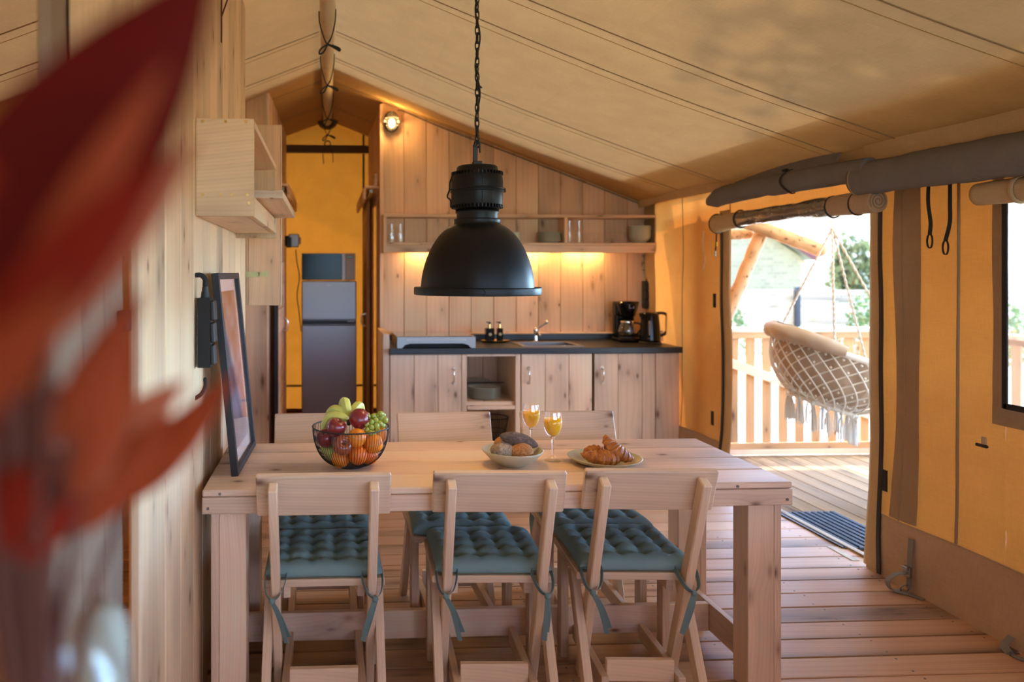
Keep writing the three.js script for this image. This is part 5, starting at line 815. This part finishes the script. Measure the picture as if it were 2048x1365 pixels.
// ------------------------------------------------------------------ pendant lamp
{
  const D = 2.92, X = 0.587, t = thing('pendant_lamp', 'large matt black industrial dome pendant lamp on a chain over the table', 'lamp', [X, 1.412, D]);
  const dome = []; for (let i = 0; i <= 22; i++) { const s = i / 22, a = s * Math.PI / 2; dome.push([0.226 - 0.0 - (0.226 - 0.088) * Math.pow(1 - Math.cos(a), 0.95) * 1.0, 0.026 + 0.245 * Math.pow(Math.sin(a), 1.0)]); }
  const prof = [[0.221, 0.03], [0.216, 0.075], [0.206, 0.118], [0.192, 0.158], [0.174, 0.195], [0.152, 0.228], [0.128, 0.253], [0.106, 0.268], [0.094, 0.274], [0.090, 0.280], [0.090, 0.296]];
  const c = new THREE.CatmullRomCurve3(prof.map(([r, y]) => new THREE.Vector3(r, y, 0))), o = c.getPoints(40).map((p) => [p.x, p.y]), inn = o.map(([r, y]) => [r - 0.003, y - 0.002]).reverse();
  part('shade', lathe([...o, [0.086, 0.296], ...inn.slice(1)], 96), M.lamp, t);
  part('shade_lining', lathe(inn.map(([r, y]) => [r - 0.0015, y - 0.001]), 64), M.lampIn, t);
  part('rim_band', lathe([[0.222, 0.028], [0.245, 0.030], [0.248, 0.026], [0.248, 0.003], [0.245, 0.0], [0.238, 0.001], [0.238, 0.020], [0.222, 0.024]], 96), M.lamp, t);
  part('rim_latch', at(new THREE.TorusGeometry(0.010, 0.002, 6, 18, Math.PI), -0.03, 0.015, -0.2465, 0, 0, -Math.PI / 2), M.lamp, t);
  part('neck', lathe([[0.080, 0.298], [0.080, 0.318], [0.084, 0.320], [0.084, 0.334], [0.0, 0.336]], 64), M.lamp, t);
  const fin = (y, s) => { const g = []; for (let i = 0; i < 44; i++) { const a = i / 44 * 6.2832; g.push(at(new THREE.BoxGeometry(0.005, 0.012, 0.014), Math.sin(a) * 0.094, y, -Math.cos(a) * 0.094, 0, a, 0)); } return mg(g); };
  part('cooling_fins', mg([fin(0.345, 1), fin(0.474, 1)]), M.lamp, t);
  part('housing', lathe([[0.0, 0.334], [0.088, 0.335], [0.090, 0.350], [0.099, 0.354], [0.101, 0.40], [0.101, 0.408], [0.101, 0.44], [0.098, 0.466], [0.094, 0.470], [0.088, 0.476], [0.082, 0.482], [0.079, 0.500], [0.074, 0.505], [0.0, 0.506]], 72), M.lamp, t);
  part('clamp_band', mg([at(new THREE.TorusGeometry(0.1025, 0.004, 8, 72), 0, 0.414, 0, Math.PI / 2), at(new THREE.TorusGeometry(0.1025, 0.003, 8, 72), 0, 0.404, 0, Math.PI / 2), at(new THREE.CylinderGeometry(0.009, 0.009, 0.012, 14), 0.108, 0.412, 0.01, 0, 0, Math.PI / 2)]), M.lamp, t);
  part('side_lever', mg([tube([V(-0.098, 0.465, 0.01), V(-0.106, 0.44, 0.01), V(-0.107, 0.415, 0.01), V(-0.116, 0.385, 0.01), V(-0.104, 0.372, 0.01), V(-0.102, 0.345, 0.01)], 0.0035, { n: 24, k: 6 })]), M.lamp, t);
  part('ribs', mg([-0.28, 0.0, 2.2, -1.9, 3.6].flatMap((a) => [at(rbox(0.003, 0.105, 0.004, 0.001), Math.sin(a) * 0.1008, 0.41, -Math.cos(a) * 0.1008 * 1, 0, a, 0)])), M.lamp, t);
  part('hook_mount', mg([at(rbox(0.036, 0.02, 0.03, 0.003), 0, 0.514, 0), at(rbox(0.018, 0.07, 0.012, 0.003), -0.008, 0.555, 0), at(new THREE.TorusGeometry(0.013, 0.004, 8, 20), 0.0, 0.592, 0, 0, 0.5)]), M.black, t);
  const bulb = part('bulb', at(new THREE.SphereGeometry(0.045, 24, 16), 0, 0.14, 0), std(1, 0.85, 0.6, 0.4, 0, { emissive: lin(1, 0.72, 0.36), emissiveIntensity: 4 }), t);
  const l = new THREE.SpotLight(lin(1, 0.60, 0.22), 0.13, 0, 1.05, 0.5, 2); l.position.set(0, 0.135, 0); l.target.position.set(0, -0.7, 0); l.castShadow = true; l.shadow.radius = 3; t.add(l, l.target);
  const top = roofY(X) - 1.412 - 0.02, cl = thing('lamp_chain', 'black link chain carrying the pendant lamp from the roof', 'chain', [X, 1.412, D]), lk = new THREE.TorusGeometry(0.010, 0.0032, 7, 20).scale(0.78, 1.85, 1);
  for (let i = 0, y = 0.612; y < top; i++, y += 0.0305) { const m = part('link', lk, M.black, cl); m.position.set(0, y, 0); m.rotation.y = (i % 2) * Math.PI / 2 + 0.25 + 0.1 * N1(i, 3); }
  part('power_cord', tube(Array.from({ length: 30 }, (_, i) => { const y = 0.56 + (top - 0.56) * i / 29, a = i * 0.9; return new THREE.Vector3(0.009 * Math.cos(a) + 0.002, y, 0.011 * Math.sin(a)); }), 0.0035, { n: 160, k: 6 }), M.black, cl);
  part('cord_end', rod(new THREE.Vector3(0.008, 0.822, 0), new THREE.Vector3(0.018, 0.812, 0.004), 0.003, 6), M.black, cl);
}
// ties at the ridge
{
  const tie = (d, label, w, hang, ring) => {
    const t = thing('ridge_tie', label, 'tie', [0, 3.08, d], 'black ties along the ridge'), z = -0.001, s = new THREE.Vector3(0, 0.3, 1);
    const L = (pts, wd = 0.009) => tube(pts.map((p) => new THREE.Vector3(p[0], p[1], (p[2] ?? 0) + 0.012)), wd * 0.5, { n: 26, k: 6 });
    part('loop', mg([L([[-0.052, 0.012], [-0.047, -0.06], [-0.018, -hang * 0.85], [0.0, -hang]]), L([[0.05, 0.03], [0.046, -0.05], [0.022, -hang * 0.8], [0.0, -hang]]), L([[-0.052, 0.012], [-0.03, 0.0], [0.0, -0.008], [0.03, 0.01], [0.05, 0.03]], 0.006)]), M.black, t);
    part('bow', mg([L([[0, -hang], [-0.04, -hang - 0.03], [-0.05, -hang - 0.06], [-0.025, -hang - 0.05], [0, -hang - 0.004]], 0.012), L([[0, -hang], [0.03, -hang - 0.014], [0.075, -hang - 0.04], [0.07, -hang - 0.025], [0.03, -hang - 0.008]], 0.014), L([[0, -hang], [0.022, -hang + 0.04]], 0.009), at(new THREE.SphereGeometry(0.008, 8, 6), 0, -hang, 0)]), M.black, t);
    if (ring) part('ring', mg([new THREE.TorusGeometry(0.03, 0.006, 8, 24).translate(0, -hang - 0.09, 0), L([[-0.006, -hang - 0.12], [-0.045, -hang - 0.18], [-0.04, -hang - 0.29]]), L([[0.006, -hang - 0.12], [0.05, -hang - 0.18], [0.055, -hang - 0.28]])]), M.black, t);
  };
  tie(4.60, 'black bow tie on the ridge, first toward the viewer', 0.05, 0.185); tie(5.55, 'black bow tie on the ridge, second from the viewer', 0.05, 0.20); tie(6.75, 'black bow tie on the ridge, third from the viewer', 0.05, 0.20); tie(7.65, 'black tie with a hanging ring near the round ridge end', 0.05, 0.18, true);
}
// ------------------------------------------------------------------ rolled flaps, straps and tabs on the right wall
function rollGeo(pts, rad, seed, k = 20, n = 60, flat = 0.9, amp = 1) {
  const c = new THREE.CatmullRomCurve3(pts), nz = noise2(seed), pos = [], uv = [], idx = [], L = c.getLength();
  for (let i = 0; i <= n; i++) { const t = i / n, p = c.getPoint(t), T = c.getTangent(t), sx = new THREE.Vector3(0, 1, 0).cross(T).normalize(), sy = T.clone().cross(sx).normalize(), r0 = rad(t);
    for (let j = 0; j <= k; j++) { const a = j / k * 6.28319, r = r0 * (1 + amp * (0.06 * nz(t * L * 5, Math.cos(a) * 1.3 + 4) + 0.03 * nz(t * L * 16 + Math.cos(a) * amp, Math.sin(a) * 3 * amp))), q = p.clone().addScaledVector(sx, Math.cos(a) * r * flat).addScaledVector(sy, Math.sin(a) * r); pos.push(q.x, q.y, q.z); uv.push(t * L / 0.8, a * r0 / 0.8); } }
  for (let i = 0; i < n; i++) for (let j = 0; j < k; j++) { const a = i * (k + 1) + j, b = a + k + 1; idx.push(a, a + 1, b, a + 1, b + 1, b); }
  for (const [i, f] of [[0, 1], [n, 0]]) { const o = pos.length / 3, p = c.getPoint(i / n); pos.push(p.x, p.y, p.z); uv.push(0, 0); for (let j = 0; j < k; j++) { const a = i * (k + 1) + j; if (f) idx.push(o, a + 1, a); else idx.push(o, a, a + 1); } }
  const g = new THREE.BufferGeometry(); g.setAttribute('position', new THREE.Float32BufferAttribute(pos, 3)); g.setAttribute('uv', new THREE.Float32BufferAttribute(uv, 2)); g.setIndex(idx); g.computeVertexNormals(); return g;
}
function swirl(c, T, r, turns = 2.6) { const pts = []; for (let i = 0; i <= 40; i++) { const a = i / 40 * turns * 6.283, q = r * (0.15 + 0.83 * i / 40); pts.push(new THREE.Vector3(c.x + Math.cos(a) * q * 0.9, c.y + Math.sin(a) * q, c.z)); } return tube(pts, 0.003, { n: 90, k: 5 }); }
{
  const t = thing('rolled_door_flap', 'rolled up dark grey canvas flap above the doorway', 'rolled canvas', [2.64, 2.0, 4.3]);
  part('roll', rollGeo([V(0.03, -0.005, 0.83), V(0.02, 0.016, 0.62), V(0, 0.018, 0.2), V(-0.01, 0.012, -0.15), V(0.0, 0.012, -0.5), V(0, 0.0, -0.78)], (s) => (s < 0.12 ? 0.028 + 0.034 * s / 0.12 : 0.062 - 0.008 * Math.exp(-((s - 0.47) ** 2) / 0.0012)), 301, 22, 80, 0.75), M.grey, t);
  part('tie_strap', mg([ribbon(Array.from({ length: 12 }, (_, i) => { const a = -0.6 + i / 11 * 4.6; return new THREE.Vector3(-0.01 - Math.sin(a) * 0.056, 0.014 + Math.cos(a) * 0.068, 0.17 + 0.02 * Math.sin(i)); }), 0.014, new THREE.Vector3(0, 0, 1), 30, 0.003), at(rbox(0.02, 0.016, 0.04, 0.005), -0.02, 0.085, -0.13)]), M.blackMatt, t);
  part('loose_fold', ribbon([V(0.02, 0.06, 0.5), V(-0.005, 0.082, 0.1), V(-0.005, 0.095, -0.25), V(0, 0.09, -0.55)], 0.07, new THREE.Vector3(0.5, 1, 0), 30, 0.006), M.grey, t);
  const u = thing('rolled_window_flap', 'long dark grey rolled canvas running past the doorway over the window', 'rolled canvas', [2.655, 1.955, 3.55]);
  part('roll', rollGeo([V(0, 0.005, 0.07), V(0, 0.008, -0.3), V(-0.005, 0.0, -0.8), V(0, 0.005, -1.4), V(0, 0, -2.2)], () => 0.082, 302, 24, 90, 0.85), M.grey, u); part('end_binding', swirl(new THREE.Vector3(0, 0.005, -0.072), null, 0.076), M.strip, u);
  part('end_seam', at(new THREE.TorusGeometry(0.081, 0.004, 6, 40).scale(0.86, 1.02, 1), 0, 0.005, 0.055), M.strip, u);
  const p = thing('rolled_clear_panel', 'rolled clear plastic door panel with tan border under the grey flap', 'rolled panel', [2.67, 1.845, 4.25]);
  const film = phys(0.12, 0.095, 0.075, { roughness: 0.10, clearcoat: 1, clearcoatRoughness: 0.08, bumpMap: roughTex, bumpScale: 0.012 });
  part('film_roll', rollGeo([V(0, 0.0, 0.46), V(0, 0.003, 0.2), V(0, 0.004, -0.1), V(0, 0.004, -0.42)], () => 0.050, 303, 32, 140, 0.9, 2.2), film, p);
  part('border_roll', rollGeo([V(0, -0.014, 0.76), V(0, -0.006, 0.6), V(0, 0, 0.44)], (s) => 0.05 + 0.014 * (1 - s), 304, 24, 30), M.valance, p); part('border_roll', rollGeo([V(0, 0.004, -0.40), V(0, 0.004, -0.55), V(0, 0.002, -0.74)], () => 0.054, 305, 24, 30), M.hem, p);
  part('edge_piping', mg([0.765, 0.47, -0.42, -0.60].map((d) => at(new THREE.TorusGeometry(d > 0.7 ? 0.064 : 0.056, 0.005, 6, 36).scale(0.9, 1, 1), 0, d > 0.5 ? -0.012 : 0.0, d))), M.black, p); part('end_spiral', swirl(new THREE.Vector3(0, 0.002, 0.743), null, 0.05), M.strip, p);
  const b = thing('rolled_window_blind', 'rolled beige blind above the clear window', 'rolled blind', [2.69, 1.822, 2.95]);
  part('roll', rollGeo([V(0, 0, 0.02), V(0, 0.002, -0.5), V(0, 0, -1.5)], () => 0.047, 306, 22, 60), M.beige, b); part('end_spiral', swirl(new THREE.Vector3(0, 0, -0.021), null, 0.043), M.strip, b); part('strap', at(new THREE.TorusGeometry(0.05, 0.006, 6, 36).scale(0.9, 1, 2.2), 0, 0, -0.17), M.beige, b);
}
{
  const hang = (pts, label, name = 'hanging_strap') => { const t = thing(name, label, 'strap', [0, 0, 0]); part('webbing', ribbon(pts, 0.016, (k) => new THREE.Vector3(0.3, 0, 1 - 0.5 * k), 30, 0.002), M.blackMatt, t); const e = pts[pts.length - 1]; part('end_loop', ribbon(Array.from({ length: 14 }, (_, i) => { const a = -Math.PI / 2 + i / 13 * 6.283; return new THREE.Vector3(e.x, e.y - 0.03 - Math.sin(a) * 0.032, e.z + Math.cos(a) * 0.015); }), 0.008, new THREE.Vector3(1, 0, 0), 26, 0.003), M.blackMatt, t); };
  hang([V(2.735, 1.93, 3.28), V(2.73, 1.82, 3.278), V(2.735, 1.72, 3.27), V(2.735, 1.672, 3.275)], 'thin black hanging strap with end loop, nearer the doorway');
  hang([V(2.73, 1.93, 3.158), V(2.728, 1.80, 3.156), V(2.735, 1.72, 3.165), V(2.735, 1.64, 3.188)], 'black hanging strap with end loop, nearer the window');
  const z1 = thing('zip_pull', 'black zip pull cord with yellow tab hanging at the door edge', 'zip pull', [2.70, 1.7, 5.09]); part('cord', ribbon([V(0, 0.14, 0), V(0.004, 0.05, 0.0), V(0, -0.05, 0.005)], 0.014, new THREE.Vector3(0, 0, 1), 12, 0.003), M.blackMatt, z1); part('yellow_tab', at(rbox(0.006, 0.03, 0.012, 0.002), -0.004, -0.005, -0.022), std(0.8, 0.5, 0.02, 0.5), z1); part('slider', at(rbox(0.008, 0.04, 0.014, 0.003), -0.002, -0.07, 0.005), M.steel, z1);
  solo('loose_cord', ribbon([V(2.735, 1.80, 5.33), V(2.735, 1.70, 5.34), V(2.74, 1.60, 5.32), V(2.745, 1.52, 5.345)], 0.010, new THREE.Vector3(0, 0, 1), 16, 0.002), M.rope, 'pale loose tape hanging beside the rolled door panel', 'cord');
  const tab = (y, d, label, h = 0.09) => solo('velcro_tab', at(rbox(0.006, h, 0.034, 0.002), 2.738, y, d), M.blackMatt, label, 'tab');
  tab(1.30, 5.18, 'upper black hook tab beside the far door edge', 0.10); tab(0.46, 5.21, 'lower black hook tab beside the far door edge', 0.10); tab(0.475, 3.555, 'black hook tab beside the near door edge', 0.105); 
  const tg = thing('toggle', 'black toggle on a beige tab on the canvas wall', 'toggle', [2.742, 0.775, 3.0]); part('tab', at(rbox(0.010, 0.035, 0.022, 0.004), 0, 0.018, 0), M.beige, tg); part('bar', at(new THREE.CapsuleGeometry(0.007, 0.045, 6, 12), -0.010, 0.0, 0, Math.PI / 2), M.black, tg);
  const st = thing('anchor_strap', 'grey webbing strap with cam buckle anchored to the floor by the canvas wall', 'strap', [2.70, 0, 3.38]), gw = std(0.22, 0.205, 0.19, 0.8), side = new THREE.Vector3(0, 0, 1);
  part('webbing', ribbon([V(0.032, 0.25, 0), V(0.022, 0.16, -0.005), V(0.016, 0.09, -0.01), V(0.012, 0.02, -0.01)], 0.03, side, 20, 0.003), gw, st); part('loose_end', ribbon([V(0.0, 0.095, -0.005), V(-0.045, 0.085, 0.0), V(-0.075, 0.05, 0.01), V(-0.06, 0.012, 0.005), V(-0.01, 0.006, -0.03), V(0.02, 0.004, -0.09)], 0.028, side, 30, 0.003), gw, st);
  part('buckle', mg([at(rbox(0.016, 0.05, 0.042, 0.004), 0.008, 0.10, -0.008), at(rbox(0.02, 0.016, 0.036, 0.004), 0.0, 0.118, -0.008)]), M.steel, st); part('floor_ring', mg([at(rbox(0.05, 0.004, 0.06, 0.002), -0.01, 0.003, 0), at(new THREE.TorusGeometry(0.02, 0.003, 8, 20), 0.0, 0.018, 0, 0.3)]), M.steel, st);
  const s2 = thing('anchor_strap', 'grey webbing strap lying at the foot of the canvas wall under the window', 'strap', [2.69, 0, 2.83]); part('webbing', ribbon([V(0.03, 0.05, 0.02), V(0.0, 0.015, 0.02), V(-0.02, 0.006, -0.03), V(0.01, 0.004, -0.10)], 0.03, side, 20, 0.003), gw, s2); part('floor_ring', at(rbox(0.045, 0.004, 0.05, 0.002), 0, 0.003, 0), M.steel, s2);
}
// ------------------------------------------------------------------ out-of-focus plant and candle close to the viewer
{
  const c = thing('console_table', 'narrow pine console carrying the vase and white candle', 'console', [-0.26, 0, 0.45]);
  part('top', at(board(0.37, 0.025, 0.36), 0, 1.085, 0), M.pale[0], c); for (const x of [-0.16, 0.16]) for (const z of [-0.15, 0.15]) part('leg', at(board(0.03, 1.072, 0.03), x, 0.536, z), M.pale[1], c);
  const TOP = 1.0975, v = thing('glass_vase', 'rounded clear glass vase holding the red dried leaves', 'vase', [-0.172, TOP, 0.47]);
  part('vase', lathe([[0.001, 0.0], [0.045, 0.0], [0.05, 0.004], [0.064, 0.06], [0.062, 0.12], [0.040, 0.165], [0.030, 0.19], [0.034, 0.205], [0.032, 0.205], [0.028, 0.19], [0.038, 0.164], [0.060, 0.12], [0.062, 0.06], [0.048, 0.008], [0.001, 0.006]], 48), phys(0.95, 0.95, 0.95, { transmission: 1, thickness: 0, roughness: 0.08, specularIntensity: 0.35 }), v);
  const b = thing('dried_leaves', 'bouquet of large dark red dried leaves, blurred close to the viewer', 'dried leaves', [-0.172, TOP, 0.47]), base = new THREE.Vector3(-0.172, TOP + 0.02, -0.47);
  const reds = [[0.10, 0.004, 0.001], [0.20, 0.012, 0.003], [0.30, 0.045, 0.012], [0.36, 0.09, 0.04]].map((q) => phys(...q, { roughness: 0.8, specularIntensity: 0.15, transmission: 0.3, thickness: 0, side: THREE.DoubleSide, bumpMap: clothTex, bumpScale: 0.001 }));
  const leaf = (x0, y0, d0, x1, y1, d1, w, k, curl = 0.15) => { // blade from its foot to its tip
    const A = V(x0, y0, d0), Z = V(x1, y1, d1), ax = Z.clone().sub(A), L = ax.length(); ax.normalize(); const toEye = new THREE.Vector3(0, 1.5, 0).sub(A.clone().lerp(Z, 0.5)).normalize(), s = ax.clone().cross(toEye).normalize(), n = s.clone().cross(ax);
    const g = sheet((u, t) => { const q = (u - 0.5) * 2, wd = w * Math.pow(Math.sin(Math.PI * Math.min(1, Math.max(0, Math.pow(t, 0.8)))), 0.8), p = A.clone().addScaledVector(ax, t * L).addScaledVector(s, q * wd / 2 + 0.1 * L * curl * Math.sin(Math.PI * t)).addScaledVector(n, -Math.abs(q) * wd * 0.16 + curl * L * 0.25 * Math.sin(Math.PI * t)); return [p.x - b.position.x, p.y - b.position.y, -(p.z - b.position.z)]; }, 10, 28);
    part('leaf', g, reds[k], b);
    part('stem', tube([base.clone(), base.clone().lerp(A, 0.55).add(new THREE.Vector3(0, 0.03, 0)), A.clone().addScaledVector(ax, 0.02)].map((p) => p.sub(b.position)), 0.0022, { n: 16, k: 5 }), M.rust, b);
  };
  for (const q of [[-0.135, 1.490, 0.272, -0.036, 1.598, 0.242, 0.054, 0], [-0.133, 1.505, 0.286, -0.048, 1.588, 0.286, 0.027, 1], [-0.108, 1.467, 0.258, -0.049, 1.552, 0.288, 0.018, 3], [-0.143, 1.508, 0.279, -0.073, 1.560, 0.249, 0.032, 0], [-0.113, 1.429, 0.306, -0.074, 1.495, 0.306, 0.017, 2], [-0.132, 1.397, 0.340, -0.069, 1.448, 0.370, 0.026, 3], [-0.119, 1.370, 0.422, -0.048, 1.448, 0.392, 0.022, 2], [-0.145, 1.397, 0.313, -0.111, 1.456, 0.313, 0.031, 0], [-0.128, 1.378, 0.320, -0.108, 1.419, 0.350, 0.019, 1], [-0.139, 1.431, 0.299, -0.094, 1.511, 0.269, 0.019, 1], [-0.128, 1.376, 0.354, -0.071, 1.434, 0.354, 0.025, 2], [-0.121, 1.462, 0.272, -0.080, 1.523, 0.302, 0.014, 3], [-0.144, 1.384, 0.306, -0.107, 1.431, 0.276, 0.027, 1], [-0.108, 1.403, 0.326, -0.087, 1.488, 0.326, 0.025, 2], [-0.154, 1.471, 0.292, -0.125, 1.531, 0.322, 0.029, 1], [-0.114, 1.472, 0.245, -0.044, 1.535, 0.215, 0.021, 1], [-0.095, 1.498, 0.238, -0.049, 1.567, 0.238, 0.012, 2], [-0.120, 1.520, 0.252, -0.073, 1.590, 0.282, 0.012, 1], [-0.123, 1.450, 0.245, -0.071, 1.498, 0.215, 0.018, 2]]) leaf(...q);
  const cd = thing('candle', 'white candle with rounded top, blurred beside the glass vase', 'candle', [-0.157, TOP, 0.53]); part('wax', lathe([[0.001, 0], [0.0185, 0], [0.0185, 0.150], [0.016, 0.163], [0.008, 0.170], [0.001, 0.171]], 32), M.white, cd); part('wick', rod(new THREE.Vector3(0, 0.169, 0), new THREE.Vector3(0.001, 0.178, 0), 0.0012, 6), M.black, cd); part('holder', lathe([[0.001, 0], [0.035, 0], [0.036, 0.006], [0.022, 0.012], [0.021, 0.03], [0.0195, 0.03], [0.0195, 0.012], [0.001, 0.010]], 32), M.white, cd);
}
renderer.render(scene, camera);
